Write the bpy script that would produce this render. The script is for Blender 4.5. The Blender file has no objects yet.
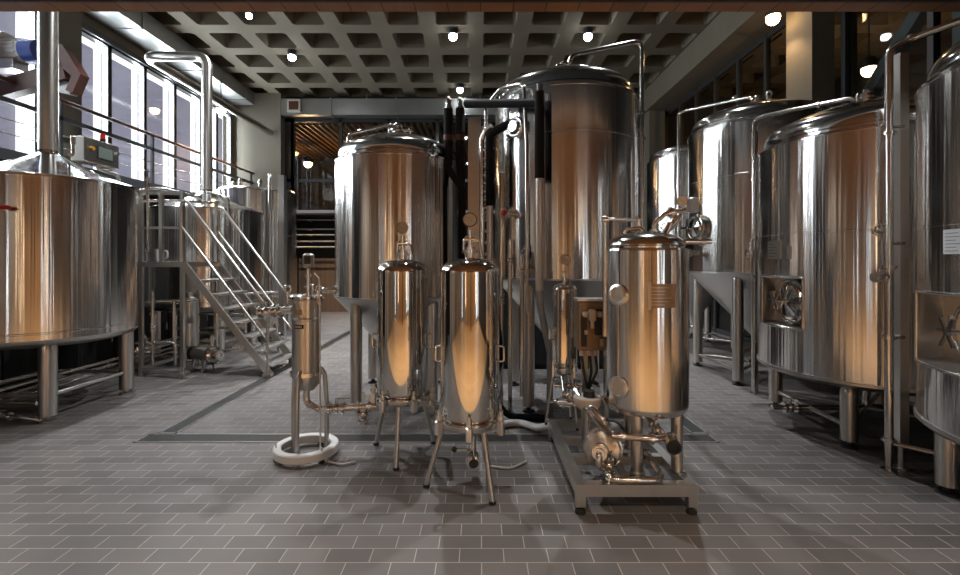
import bpy, bmesh, math, random
from math import sin, cos, pi, radians as R_, sqrt, atan2
from mathutils import Vector as V, Matrix
random.seed(7)
SC = bpy.context.scene
COL = SC.collection
F = 463.0; CX = 480.0; HY = 260.0; H = 1.5

def at(px, py, Y):                      # a pixel of the photo at depth Y -> point in the room (metres)
    return V(((px-CX)*Y/F, Y, H+(HY-py)*Y/F))

# ------------------------------------------------------------------ mesh builder
class MB:
    def __init__(s): s.v=[]; s.f=[]; s.sm=[]
    def add(s, vs, fs, smooth=False):
        b=len(s.v); s.v.extend([tuple(p) for p in vs])
        for f in fs: s.f.append(tuple(i+b for i in f)); s.sm.append(smooth)
        return s
    def box(s, c, d, rz=0.0, m=None):
        x,y,z=d[0]/2,d[1]/2,d[2]/2
        vs=[V((i*x,j*y,k*z)) for i in(-1,1) for j in(-1,1) for k in(-1,1)]
        M=m if m else Matrix.Rotation(rz,3,'Z')
        vs=[M@p+V(c) for p in vs]
        return s.add(vs,[(0,1,3,2),(4,6,7,5),(0,4,5,1),(2,3,7,6),(0,2,6,4),(1,5,7,3)])
    def bx(s,x0,x1,y0,y1,z0,z1): return s.box(((x0+x1)/2,(y0+y1)/2,(z0+z1)/2),(abs(x1-x0),abs(y1-y0),abs(z1-z0)))
    def rbox(s, c, d, b=0.01, rz=0.0):          # box with chamfered edges
        x,y,z=d[0]/2,d[1]/2,d[2]/2; M=Matrix.Rotation(rz,3,'Z')
        rings=[]
        for (zz,ins) in ((-z,b),(-z+b,0),(z-b,0),(z,b)):
            X,Y=x-ins,y-ins; k=b
            rings.append([V(p) for p in ((X-k,-Y,zz),(X,-Y+k,zz),(X,Y-k,zz),(X-k,Y,zz),(-X+k,Y,zz),(-X,Y-k,zz),(-X,-Y+k,zz),(-X+k,-Y,zz))])
        vs=[M@p+V(c) for r in rings for p in r]; fs=[]
        for i in range(3):
            for j in range(8): fs.append((i*8+j,i*8+(j+1)%8,(i+1)*8+(j+1)%8,(i+1)*8+j))
        fs.append(tuple(range(7,-1,-1))); fs.append(tuple(range(24,32)))
        return s.add(vs,fs)
    def bar(s, p0, p1, w, h):                    # square bar between two points
        p0,p1=V(p0),V(p1); d=(p1-p0); L=d.length; d.normalize()
        up=V((0,0,1)) if abs(d.z)<.98 else V((0,1,0))
        a=d.cross(up).normalized(); b=a.cross(d).normalized()
        vs=[p+a*(i*w/2)+b*(j*h/2) for p in(p0,p1) for i,j in((-1,-1),(1,-1),(1,1),(-1,1))]
        return s.add(vs,[(3,2,1,0),(4,5,6,7),(0,1,5,4),(1,2,6,5),(2,3,7,6),(3,0,4,7)])
    def lathe(s, prof, c=(0,0,0), seg=64, axis=None, a0=0, a1=2*pi, smooth=True):
        c=V(c); full=abs(a1-a0-2*pi)<1e-6; n=seg if full else seg+1
        if axis is None: X,Yv,Z=V((1,0,0)),V((0,1,0)),V((0,0,1))
        else:
            Z=V(axis).normalized(); t=V((0,0,1)) if abs(Z.z)<.9 else V((1,0,0))
            X=t.cross(Z).normalized(); Yv=Z.cross(X)
        q=[prof[0]]
        for a,b in zip(prof[:-1],prof[1:]):       # support loops keep long straight walls flat
            L=sqrt((b[0]-a[0])**2+(b[1]-a[1])**2)
            if smooth and L>.09:
                for u in (.012/L,1-.012/L): q.append((a[0]+(b[0]-a[0])*u,a[1]+(b[1]-a[1])*u))
            q.append(b)
        prof=q
        rings=[]; 
        for i,(r,z) in enumerate(prof):
            rings.append((r,z))
            if 0<i<len(prof)-1:
                a=V((r-prof[i-1][0],z-prof[i-1][1])); b=V((prof[i+1][0]-r,prof[i+1][1]-z))
                if a.length>1e-7 and b.length>1e-7 and a.angle(b)>R_(38): rings.append((None,None)); rings.append((r,z))
        vs=[];fs=[];prev=None
        for (r,z) in rings:
            if r is None: prev=None; continue
            if r<1e-6:
                vs.append(c+Z*z); cur=[len(vs)-1]
            else:
                b=len(vs)
                for j in range(n):
                    a=a0+(a1-a0)*j/seg
                    vs.append(c+X*(r*cos(a))+Yv*(r*sin(a))+Z*z)
                cur=list(range(b,b+n))
            if prev is not None:
                m=seg
                for j in range(m):
                    k=(j+1)%n
                    if len(prev)==1 and len(cur)>1: fs.append((prev[0],cur[k],cur[j]))
                    elif len(cur)==1 and len(prev)>1: fs.append((prev[j],prev[k],cur[0]))
                    elif len(cur)>1: fs.append((prev[j],prev[k],cur[k],cur[j]))
            prev=cur
        return s.add(vs,fs,smooth)
    def cyl(s,p0,p1,r,r1=None,seg=16):
        p0,p1=V(p0),V(p1); L=(p1-p0).length; r1=r if r1 is None else r1
        return s.lathe([(0,0),(r,0),(r1,L),(0,L)],p0,seg,axis=p1-p0)
    def dome(s,c,r,h,seg=24,axis=None,n=6):
        return s.lathe([(r*cos(pi/2*i/n),h*sin(pi/2*i/n)) for i in range(n)]+[(0,h)],c,seg,axis)
    def sphere(s,c,r,seg=16,sz=1.0):
        n=8; return s.lathe([(max(0,r*sin(pi*i/n)) if 0<i<n else 0,-r*sz*cos(pi*i/n)) for i in range(n+1)],c,seg)
    def torus(s,c,Rr,r,axis=(0,0,1),seg=32,n=8,a0=0,a1=2*pi):
        c=V(c);Z=V(axis).normalized(); t=V((0,0,1)) if abs(Z.z)<.9 else V((1,0,0))
        X=t.cross(Z).normalized(); Y=Z.cross(X); full=abs(a1-a0-2*pi)<1e-6
        m=seg if full else seg+1; vs=[];fs=[]
        for i in range(m):
            a=a0+(a1-a0)*i/seg; d=X*cos(a)+Y*sin(a)
            for j in range(n):
                b=2*pi*j/n; vs.append(c+d*(Rr+r*cos(b))+Z*(r*sin(b)))
        for i in range(seg):
            k=(i+1)%m
            for j in range(n): fs.append((i*n+j,k*n+j,k*n+(j+1)%n,i*n+(j+1)%n))
        if not full: fs.append(tuple(range(n-1,-1,-1))); fs.append(tuple((m-1)*n+j for j in range(n)))
        return s.add(vs,fs,True)
    def tube(s,pts,r,bend=None,seg=12,caps=True,closed=False):
        pts=[V(p) for p in pts]; bend=bend if bend is not None else r*2.5
        P=[pts[0]]
        for i in range(1,len(pts)-1):
            a,b,c=pts[i-1],pts[i],pts[i+1]; u=(a-b); w=(c-b); lu,lw=u.length,w.length
            if lu<1e-6 or lw<1e-6: continue
            u/=lu; w/=lw; ang=u.angle(w)
            if ang>R_(176): P.append(b); continue
            t=min(bend/math.tan(ang/2),lu*.49,lw*.49); rr=t*math.tan(ang/2)
            bis=(u+w).normalized(); cc=b+bis*(rr/sin(ang/2))
            s0=b+u*t-cc; s1=b+w*t-cc; tot=s0.angle(s1); ax=s0.cross(s1).normalized()
            n=max(2,int(tot/R_(15)))
            for k in range(n+1): P.append(cc+Matrix.Rotation(tot*k/n,3,ax)@s0)
        P.append(pts[-1])
        Q=[P[0]]
        for p in P[1:]:
            if (p-Q[-1]).length>1e-6: Q.append(p)
        P=Q
        d=(P[1]-P[0]).normalized(); up=V((0,0,1)) if abs(d.z)<.9 else V((1,0,0))
        a=d.cross(up).normalized(); vs=[];fs=[]
        for i,p in enumerate(P):
            if i==0: t=d
            elif i==len(P)-1: t=(P[i]-P[i-1]).normalized()
            else: t=((P[i+1]-P[i]).normalized()+(P[i]-P[i-1]).normalized()).normalized()
            a=(a-t*a.dot(t)).normalized(); b=t.cross(a)
            for j in range(seg):
                q=2*pi*j/seg; vs.append(p+a*(r*cos(q))+b*(r*sin(q)))
        for i in range(len(P)-1):
            for j in range(seg): fs.append((i*seg+j,i*seg+(j+1)%seg,(i+1)*seg+(j+1)%seg,(i+1)*seg+j))
        s.add(vs,fs,True)
        if caps:
            n=len(P)-1
            s.add([vs[j] for j in range(seg)],[tuple(range(seg-1,-1,-1))]); s.add([vs[n*seg+j] for j in range(seg)],[tuple(range(seg))])
        return s
    def prism(s,poly,ax,d):                      # polygon (list of points) extruded along vector
        d=V(d); n=len(poly); p=[V(q) for q in poly]; vs=p+[q+d for q in p]
        fs=[tuple(range(n-1,-1,-1)),tuple(range(n,2*n))]+[(i,(i+1)%n,n+(i+1)%n,n+i) for i in range(n)]
        return s.add(vs,fs)
    def patch(s,c,R,a0,a1,z0,z1,t=.004,n=10):    # curved plate lying on a cylinder
        c=V(c); vs=[]
        for i in range(n+1):
            a=a0+(a1-a0)*i/n
            for rr in (R,R+t):
                for z in (z0,z1): vs.append(V((c.x+rr*cos(a),c.y+rr*sin(a),z)))
        fs=[]
        for i in range(n):
            b=i*4;e=b+4
            fs+= [(b+2,b+3,e+3,e+2),(b,e,e+1,b+1),(b,b+2,e+2,e),(b+1,e+1,e+3,b+3)]
        fs+=[(0,1,3,2),(n*4,n*4+2,n*4+3,n*4+1)]
        return s.add(vs,fs)
    def build(s,name,m,parent=None,label=None,fix=True):
        me=bpy.data.meshes.new(name)
        off=V((0,0,0)); o=parent
        while o is not None: off+=o.location; o=o.parent
        me.from_pydata([tuple(V(p)-off) for p in s.v],[],s.f)
        me.polygons.foreach_set('use_smooth',s.sm)
        if fix:
            bm=bmesh.new(); bm.from_mesh(me)
            bmesh.ops.recalc_face_normals(bm,faces=bm.faces); bm.to_mesh(me); bm.free()
        me.materials.append(m)
        ob=bpy.data.objects.new(name,me); COL.objects.link(ob)
        if parent is not None: ob.parent=parent
        if label: ob['label']=label
        return ob

def tag(o,label=None,cat=None,group=None,kind=None):
    for k,v in (('label',label),('category',cat),('group',group),('kind',kind)):
        if v: o[k]=v
    return o
def thing(name,label,cat,loc=(0,0,0),group=None):
    o=bpy.data.objects.new(name,None); COL.objects.link(o); o.location=loc; o.empty_display_size=.1
    return tag(o,label,cat,group)
def copy_tree(o,parent=None):
    c=o.copy(); COL.objects.link(c)
    if parent is not None: c.parent=parent
    for ch in [x for x in o.children]:
        copy_tree(ch,c)
    return c
def struct(name,mb,m,fix=True): return tag(mb.build(name,m,None,None,fix),kind='structure')

# ------------------------------------------------------------------ materials
def newmat(name):
    m=bpy.data.materials.new(name); m.use_nodes=True; nt=m.node_tree
    return m,nt,nt.nodes['Principled BSDF']
def N(nt,t,**k):
    n=nt.nodes.new(t)
    for a,b in k.items(): setattr(n,a,b)
    return n
def plain(name,col,rough=.5,metal=0.0,spec=.5,noise=0.0,scale=8.0,bump=0.0,emit=None,es=0):
    m,nt,p=newmat(name)
    p.inputs['Base Color'].default_value=(*col,1); p.inputs['Roughness'].default_value=rough
    p.inputs['Metallic'].default_value=metal; p.inputs['Specular IOR Level'].default_value=spec
    if noise or bump:
        tc=N(nt,'ShaderNodeTexCoord'); nz=N(nt,'ShaderNodeTexNoise'); nz.inputs['Scale'].default_value=scale; nz.inputs['Detail'].default_value=6
        nt.links.new(tc.outputs['Object'],nz.inputs['Vector'])
        if noise:
            r=N(nt,'ShaderNodeMix',data_type='RGBA'); r.inputs[6].default_value=(*[c*(1-noise) for c in col],1); r.inputs[7].default_value=(*[min(1,c*(1+noise)) for c in col],1)
            nt.links.new(nz.outputs['Fac'],r.inputs[0]); nt.links.new(r.outputs[2],p.inputs['Base Color'])
        if bump:
            b=N(nt,'ShaderNodeBump'); b.inputs['Strength'].default_value=bump; b.inputs['Distance'].default_value=.01
            nt.links.new(nz.outputs['Fac'],b.inputs['Height']); nt.links.new(b.outputs[0],p.inputs['Normal'])
    if emit: p.inputs['Emission Color'].default_value=(*emit,1); p.inputs['Emission Strength'].default_value=es
    return m
def brushed(name,col=(.70,.68,.655),rough=.15,aniso=.9,rot=.25,wave=.20,wscale=9.0,squash=.010):
    m,nt,p=newmat(name)
    p.inputs['Base Color'].default_value=(*col,1); p.inputs['Metallic'].default_value=1; p.inputs['Roughness'].default_value=rough
    p.inputs['Anisotropic'].default_value=aniso; p.inputs['Anisotropic Rotation'].default_value=rot
    tg=N(nt,'ShaderNodeTangent',direction_type='RADIAL',axis='Z'); nt.links.new(tg.outputs[0],p.inputs['Tangent'])
    tc=N(nt,'ShaderNodeTexCoord'); mp=N(nt,'ShaderNodeMapping'); mp.inputs['Scale'].default_value=(1,1,squash)
    nz=N(nt,'ShaderNodeTexNoise'); nz.inputs['Scale'].default_value=wscale; nz.inputs['Detail'].default_value=2.5
    nt.links.new(tc.outputs['Object'],mp.inputs['Vector']); nt.links.new(mp.outputs[0],nz.inputs['Vector'])
    n2=N(nt,'ShaderNodeTexNoise'); n2.inputs['Scale'].default_value=wscale*4.2; n2.inputs['Detail'].default_value=2; nt.links.new(mp.outputs[0],n2.inputs['Vector'])
    sm=N(nt,'ShaderNodeMath',operation='MULTIPLY_ADD'); sm.inputs[1].default_value=.12; nt.links.new(n2.outputs['Fac'],sm.inputs[0]); nt.links.new(nz.outputs['Fac'],sm.inputs[2])
    b=N(nt,'ShaderNodeBump'); b.inputs['Strength'].default_value=wave; b.inputs['Distance'].default_value=.05
    nt.links.new(sm.outputs[0],b.inputs['Height']); nt.links.new(b.outputs[0],p.inputs['Normal'])
    return m

M={}
M['shell']=brushed('brushed_stainless_shell')
M['shell_dark']=brushed('brushed_stainless_matte',(.50,.48,.46),.34,.8,.25,.10)
M['dome']=brushed('brushed_stainless_head',(.66,.65,.64),.12,.3,.0,.015)
M['cone']=brushed('satin_stainless_cone',(.55,.54,.525),.36,.3,.25,.03)
M['leg']=brushed('brushed_stainless_tube',(.60,.575,.54),.28,.8,.25,.0)
M['pipe']=plain('pipe_stainless',(.68,.66,.63),.16,1)
M['polish']=plain('mirror_stainless',(.66,.64,.61),.045,1)
M['satin']=plain('satin_stainless',(.56,.54,.51),.33,1)
M['frame_steel']=plain('frame_stainless',(.64,.61,.57),.30,1,noise=.06,scale=20)
M['bright']=plain('bright_cast_stainless',(.80,.77,.73),.28,1)
M['cab']=plain('near_black_cabinet',(.016,.016,.017),.5,spec=.3)  # near-black for the made-up cabinets that darken unclear spots
M['boxmetal']=plain('brown_box_metal',(.20,.145,.10),.38,.7)
M['darksteel']=plain('dark_painted_steel',(.03,.032,.035),.45)
M['black']=plain('black_foam_insulation',(.012,.012,.013),.75,spec=.15,bump=.2,scale=60)
M['rubber']=plain('black_rubber',(.015,.015,.015),.55)
M['white']=plain('white_enamel',(.80,.79,.77),.4)
M['porcelain']=plain('white_plastic',(.78,.78,.78),.3)
M['cream']=plain('cream_plastic',(.62,.55,.46),.45)
M['red']=plain('red_plastic',(.45,.02,.015),.35)
M['blue']=plain('blue_paint',(.012,.05,.32),.4)
M['paint']=plain('grey_motor_paint',(.58,.57,.54),.45,noise=.08)
M['brown']=plain('red_brown_paint',(.085,.03,.02),.45)
M['galv']=plain('galvanised_duct',(.36,.365,.36),.38,.85,noise=.18,scale=3)
M['concrete']=plain('cast_concrete',(.162,.140,.102),.85,noise=.16,scale=2.2,bump=.12)
M['concrete_grey']=plain('grey_column_concrete',(.17,.155,.122),.85,noise=.10,scale=3,bump=.1)
M['darkwall']=plain('dark_wall_paint',(.035,.032,.03),.7,noise=.2,scale=2)
M['blackwall']=plain('near_black_surface',(.014,.0135,.013),.8)  # flat near-black shared by lower walls, recess and slab
M['bluesteel']=plain('blue_grey_steel_paint',(.20,.27,.31),.5)
M['glass_dial']=plain('gauge_dial',(.85,.85,.83),.5)
M['dark_dial']=plain('gauge_dial_dark',(.55,.53,.50),.5)
M['paper']=plain('label_paper',(.62,.66,.70),.6)
M['ink']=plain('grey_print',(.18,.20,.22),.6)
M['brassplate']=plain('etched_plate',(.40,.29,.19),.45,.3,noise=.25,scale=30)
M['screen']=plain('grey_green_screen',(.20,.24,.22),.2)
M['amber']=plain('amber_button',(.7,.32,.03),.3)
M['lamp_cool']=plain('lit_cool_diffuser',(1,1,1),.4,emit=(.93,.97,1),es=30)
M['tube_warm']=plain('added_warm_glow',(1,.85,.7),.4,emit=(1,.68,.40),es=8)  # glow of the added rear wall tubes
M['glow_cool']=plain('added_cool_glow',(.9,.95,1),.3,emit=(.85,.93,1),es=4)  # glow of the strips in the added rear doors
M['lamp_warm']=plain('lit_warm_diffuser',(1,.8,.6),.4,emit=(1,.62,.28),es=26)
M['slat']=plain('timber_slat',(.42,.25,.12),.5,noise=.2,scale=6)

def wood(name,c1,c2,board=.16,axis='Y',rough=.5):
    m,nt,p=newmat(name); tc=N(nt,'ShaderNodeTexCoord'); sx=N(nt,'ShaderNodeSeparateXYZ'); nt.links.new(tc.outputs['Object'],sx.inputs[0])
    i0,i1=('X','Y') if axis=='Y' else (('Y','X') if axis=='X' else (('Y','Z') if axis=='ZY' else ('X','Z')))
    d=N(nt,'ShaderNodeMath',operation='DIVIDE'); d.inputs[1].default_value=board; nt.links.new(sx.outputs[i0],d.inputs[0])
    fl=N(nt,'ShaderNodeMath',operation='FLOOR'); nt.links.new(d.outputs[0],fl.inputs[0])
    wn=N(nt,'ShaderNodeTexWhiteNoise',noise_dimensions='1D'); nt.links.new(fl.outputs[0],wn.inputs['W'])
    mp=N(nt,'ShaderNodeMapping'); sc={'Y':(18,1.2,18),'X':(1.2,18,18),'Z':(18,18,1.2),'ZY':(18,18,1.2)}[axis]; mp.inputs['Scale'].default_value=sc
    nt.links.new(tc.outputs['Object'],mp.inputs['Vector']); nz=N(nt,'ShaderNodeTexNoise'); nz.inputs['Scale'].default_value=1.6; nz.inputs['Detail'].default_value=5
    nt.links.new(mp.outputs[0],nz.inputs['Vector'])
    ad=N(nt,'ShaderNodeMath',operation='ADD'); nt.links.new(wn.outputs['Value'],ad.inputs[0]); nt.links.new(nz.outputs['Fac'],ad.inputs[1])
    hf=N(nt,'ShaderNodeMath',operation='MULTIPLY'); hf.inputs[1].default_value=.5; nt.links.new(ad.outputs[0],hf.inputs[0])
    mx=N(nt,'ShaderNodeMix',data_type='RGBA'); mx.inputs[6].default_value=(*c1,1); mx.inputs[7].default_value=(*c2,1); nt.links.new(hf.outputs[0],mx.inputs[0])
    fr=N(nt,'ShaderNodeMath',operation='FRACT'); nt.links.new(d.outputs[0],fr.inputs[0])
    gt=N(nt,'ShaderNodeMath',operation='GREATER_THAN'); gt.inputs[1].default_value=.035; nt.links.new(fr.outputs[0],gt.inputs[0])
    m2=N(nt,'ShaderNodeMix',data_type='RGBA'); m2.inputs[6].default_value=(*[c*.35 for c in c1],1); nt.links.new(gt.outputs[0],m2.inputs[0]); nt.links.new(mx.outputs[2],m2.inputs[7])
    nt.links.new(m2.outputs[2],p.inputs['Base Color']); p.inputs['Roughness'].default_value=rough
    return m
M['soffit']=wood('walnut_soffit_boards',(.20,.105,.055),(.34,.19,.10),.22,'Y',.55)
M['barwall']=wood('pale_oak_boards',(.43,.27,.145),(.58,.38,.215),.30,'Z',.5)
M['barwall_x']=wood('streak_side_boards',(.06,.056,.052),(.62,.585,.54),.30,'ZY',.5)  # unseen boards, tones alternated strongly to streak the tank reflections
M['oakfloor']=wood('oak_floor_boards',(.52,.315,.15),(.68,.43,.215),.12,'X',.45)
M['backwood']=wood('brown_timber_boards',(.10,.06,.035),(.17,.10,.058),.14,'Z',.55)

def floor_mat():
    m,nt,p=newmat('clinker_tile_floor'); tc=N(nt,'ShaderNodeTexCoord'); mp=N(nt,'ShaderNodeMapping')
    mp.inputs['Location'].default_value=(-.456+.224*20,-2.296+.112*40,0); nt.links.new(tc.outputs['Object'],mp.inputs['Vector'])
    br=N(nt,'ShaderNodeTexBrick',offset=.5,offset_frequency=2,squash=1); 
    for k,v in (('Scale',1.0),('Mortar Size',.0028),('Mortar Smooth',.2),('Bias',0.0),('Brick Width',.224),('Row Height',.112)): br.inputs[k].default_value=v
    br.inputs['Color1'].default_value=(.112,.100,.094,1); br.inputs['Color2'].default_value=(.160,.143,.134,1); br.inputs['Mortar'].default_value=(.40,.365,.325,1)
    nt.links.new(mp.outputs[0],br.inputs['Vector'])
    nz=N(nt,'ShaderNodeTexNoise'); nz.inputs['Scale'].default_value=.9; nz.inputs['Detail'].default_value=5; nt.links.new(tc.outputs['Object'],nz.inputs['Vector'])
    mr=N(nt,'ShaderNodeMapRange'); mr.inputs[1].default_value=.3; mr.inputs[2].default_value=.7; mr.inputs[3].default_value=.78; mr.inputs[4].default_value=1.18; nt.links.new(nz.outputs['Fac'],mr.inputs[0])
    mx=N(nt,'ShaderNodeMix',data_type='RGBA',blend_type='MULTIPLY'); mx.inputs[0].default_value=1; nt.links.new(br.outputs['Color'],mx.inputs[6]); nt.links.new(mr.outputs[0],mx.inputs[7])
    nt.links.new(mx.outputs[2],p.inputs['Base Color'])
    n2=N(nt,'ShaderNodeTexNoise'); n2.inputs['Scale'].default_value=3.5; n2.inputs['Detail'].default_value=4; nt.links.new(tc.outputs['Object'],n2.inputs['Vector'])
    r2=N(nt,'ShaderNodeMapRange'); r2.inputs[3].default_value=.38; r2.inputs[4].default_value=.62; nt.links.new(n2.outputs['Fac'],r2.inputs[0]); nt.links.new(r2.outputs[0],p.inputs['Roughness'])
    b=N(nt,'ShaderNodeBump'); b.inputs['Strength'].default_value=.35; b.inputs['Distance'].default_value=.003; b.invert=True
    nt.links.new(br.outputs['Fac'],b.inputs['Height']); nt.links.new(b.outputs[0],p.inputs['Normal'])
    return m
M['floor']=floor_mat()
def grate_mat():
    m,nt,p=newmat('perforated_drain_grate'); tc=N(nt,'ShaderNodeTexCoord'); vo=N(nt,'ShaderNodeTexVoronoi',feature='DISTANCE_TO_EDGE'); 
    ck=N(nt,'ShaderNodeTexChecker'); ck.inputs['Scale'].default_value=70; nt.links.new(tc.outputs['Object'],ck.inputs['Vector'])
    ck.inputs['Color1'].default_value=(.006,.006,.006,1); ck.inputs['Color2'].default_value=(.045,.042,.04,1)
    nt.links.new(ck.outputs['Color'],p.inputs['Base Color']); p.inputs['Roughness'].default_value=.5; p.inputs['Metallic'].default_value=.3
    return m
M['grate']=grate_mat()
def frosted():
    m=bpy.data.materials.new('lilac_frosted_panel'); m.use_nodes=True; nt=m.node_tree; nt.nodes.clear()
    o=N(nt,'ShaderNodeOutputMaterial'); t=N(nt,'ShaderNodeBsdfTranslucent'); t.inputs['Color'].default_value=(.50,.49,.54,1)
    d=N(nt,'ShaderNodeBsdfDiffuse'); d.inputs['Color'].default_value=(.45,.43,.48,1); mx=N(nt,'ShaderNodeMixShader'); mx.inputs[0].default_value=.25
    tc=N(nt,'ShaderNodeTexCoord'); nz=N(nt,'ShaderNodeTexNoise'); nz.inputs['Scale'].default_value=.8; nt.links.new(tc.outputs['Object'],nz.inputs['Vector'])
    rr=N(nt,'ShaderNodeMix',data_type='RGBA'); rr.inputs[6].default_value=(.42,.395,.44,1); rr.inputs[7].default_value=(.58,.575,.64,1); nt.links.new(nz.outputs['Fac'],rr.inputs[0]); nt.links.new(rr.outputs[2],t.inputs['Color'])
    nt.links.new(t.outputs[0],mx.inputs[1]); nt.links.new(d.outputs[0],mx.inputs[2]); nt.links.new(mx.outputs[0],o.inputs[0]); return m
M['frosted']=frosted()
def paneglass(name='clear_glazing',tint=(.9,.92,.92),g=.10):
    m=bpy.data.materials.new(name); m.use_nodes=True; nt=m.node_tree; nt.nodes.clear()
    o=N(nt,'ShaderNodeOutputMaterial'); t=N(nt,'ShaderNodeBsdfTransparent'); t.inputs['Color'].default_value=(*tint,1)
    d=N(nt,'ShaderNodeBsdfGlossy'); d.inputs['Roughness'].default_value=.02; mx=N(nt,'ShaderNodeMixShader'); mx.inputs[0].default_value=g
    nt.links.new(t.outputs[0],mx.inputs[1]); nt.links.new(d.outputs[0],mx.inputs[2]); nt.links.new(mx.outputs[0],o.inputs[0]); return m
M['glass']=paneglass()
M['glass_dark']=paneglass('smoked_glazing',(.78,.78,.76),.05)
EXPO=0.5
# ================================================================== THE ROOM
XL,XR,YB,ZC=-6.5,4.9,12.6,5.9
fl=struct('floor',MB().bx(-7,9.2,1.25,17.2,-.12,0),M['floor'])
struct('floor_bar_hall',MB().bx(-7,9.2,-4.8,1.25,-.12,0),M['oakfloor'])  # unseen oak floor, invented for its warm reflection in the steel
def waffle(x0,ncol,ycells,name,m,p=.89,hole=.318,zc=ZC,d=.62,hx=.303):
    mb=MB()
    for i in range(ncol):
        for (ya,yb) in ycells:
            xa,xb=x0+i*p,x0+(i+1)*p; cx,cy=(xa+xb)/2,(ya+yb)/2; h=hole; k=.045; h2=hole-.06; sx=hx/hole
            o=[(xa,ya),(xb,ya),(xb,yb),(xa,yb)]
            def octo(h,k,z): return [V((cx+a*h*sx,cy+b*h,z)) for a,b in ((-1+k/h,-1),(1-k/h,-1),(1,-1+k/h),(1,1-k/h),(1-k/h,1),(-1+k/h,1),(-1,1-k/h),(-1,-1+k/h))]
            a=octo(h,k,zc); b=octo(h2,k,zc+d); vs=[V((x,y,zc)) for x,y in o]+a+b
            A=4;B=12
            fs=[(0,1,A+1,A+0),(1,2,A+3,A+2),(2,3,A+5,A+4),(3,0,A+7,A+6),(0,A+0,A+7),(1,A+2,A+1),(2,A+4,A+3),(3,A+6,A+5)]
            fs+=[(A+j,A+(j+1)%8,B+(j+1)%8,B+j) for j in range(8)]+[tuple(B+j for j in range(8))]
            mb.add(vs,fs)
    return mb
yc=[(12.62-.95*(k+1),12.62-.95*k) for k in range(10)]
xe=.367-.445-7*.89; xw=xe+12*.89
w=waffle(xe,12,yc,'ceiling',None)
w.bx(XL-.3,xe,3.0,YB,ZC,ZC+.05); w.bx(xe,xw,12.62,YB+.12,ZC,ZC+.05)
w.bx(XL-.3,9.2,2.9,12.7,ZC+.63,ZC+.68)
struct('ceiling',w,M['concrete'],fix=False)
w2=waffle(5.15,4,yc,'x',None); struct('ceiling_side_hall',w2,M['concrete'],fix=False)
# beam on the right over the glazing
struct('beam_right',MB().bx(4.28,5.1,3.0,YB,5.35,ZC+.1),M['concrete'])
# soffit under which the camera stands, bar hall behind invented for the tank reflections
struct('ceiling_soffit',MB().bx(-7,9.2,-4.8,3.17,3.2,3.36),M['soffit'])
struct('trim_soffit',MB().bx(-7,9.2,3.022,3.04,3.19,3.2),M['darksteel'])
struct('wall_fascia',MB().bx(-7,9.2,2.9,3.02,3.36,6.6),M['darkwall'])
struct('wall_rear',MB().bx(-7,9.2,-4.9,-4.7,0,3.3),M['darkwall'])
struct('wall_rear_panelling',MB().bx(-1.6,2.6,-4.7,-4.62,0,2.25),M['barwall']); struct('wall_rear_boards',MB().bx(-5.2,-1.6,-4.7,-4.62,0,3.2).bx(2.6,5.0,-4.7,-4.62,0,3.2),M['barwall_x']); struct('wall_rear_head',MB().bx(-1.6,2.6,-4.7,-4.6,2.25,3.2),M['darkwall'])
struct('wall_bar_left',MB().bx(-5.3,-5.2,-4.7,2.2,0,3.2),M['barwall_x'])
struct('wall_bar_right',MB().bx(5.0,5.1,-4.7,.9,0,3.2),M['barwall_x'])
# left wall, windows
lw=MB(); lw.bx(XL-.25,XL,-4.8,YB+.2,5.3,6.6); lw.bx(XL-.25,XL,-4.8,3.25,2.95,5.3); lw.bx(XL-.25,XL,12.15,YB+.2,2.95,5.3)
struct('wall_left',lw,M['concrete']); struct('wall_left_lower',MB().bx(XL-.25,XL,-4.8,YB+.2,0,2.95),M['blackwall'])
bays=[(3.3,4.25,1),(4.3,5.25,1),(5.3,6.15,1),(6.2,6.8,1),(7.25,8.13,1),(8.16,9.0,1),(9.02,9.88,1),(9.91,10.80,1),(10.83,11.45,1),(11.48,12.12,1)]
for i,(y0,y1,_) in enumerate(bays):
    fr=MB(); X=XL-.06
    for y in (y0,y1): fr.bx(X-.05,X+.05,y-.03,y+.03,2.95,5.3)
    for z in (2.98,5.27): fr.bx(X-.05,X+.05,y0,y1,z-.03,z+.03)
    o=struct('window_%d'%(i+1),fr,M['darksteel'])
    MB().bx(X-.012,X,y0,y1,2.95,5.3).build('pane',M['glass'],o,'clear glass pane')
    MB().bx(X-.10,X-.09,y0-.02,y1-.17,2.9,5.13).build('blind',M['frosted'],o,'pale lilac translucent blind')
struct('window_head_left',MB().bx(XL,XL+.05,3.3,12.15,5.27,5.36),M['darksteel'])
struct('column_left',MB().bx(XL,XL+.3,6.8,7.21,0,ZC),M['concrete_grey'])
struct('column_back_left',MB().bx(XL,-5.25,12.2,YB,0,ZC),M['concrete_grey'])
# back wall with glazed opening to an upper room
struct('wall_back_head',MB().bx(-5.25,5.1,12.5,YB+.1,5.3,ZC+.1),M['darkwall']); struct('wall_back_recess',MB().bx(-7,9.2,YB+.9,YB+1.1,0,2.75),M['blackwall']); struct('wall_back_right',MB().bx(3.2,9.2,YB,YB+.1,0,6.6),M['darkwall']); struct('wall_back_left',MB().bx(-7,-5.25,YB,YB+.1,0,6.6),M['darkwall'])
struct('wall_back_panelling',MB().bx(-5.25,1.0,YB+.82,YB+.9,0,1.55),M['backwood'])
struct('slab_gallery_back',MB().bx(-7,4.1,12.45,17.2,2.72,2.84),M['blackwall'])
struct('trim_gallery_edge',MB().bx(-5.25,3.2,12.43,12.45,2.76,2.84),M['galv'])
g=MB(); 
for x in (-5.05,-3.75,-2.45,-1.15,.15,1.45,2.75): g.bx(x-.04,x+.04,12.46,12.54,2.84,5.3)
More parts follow.
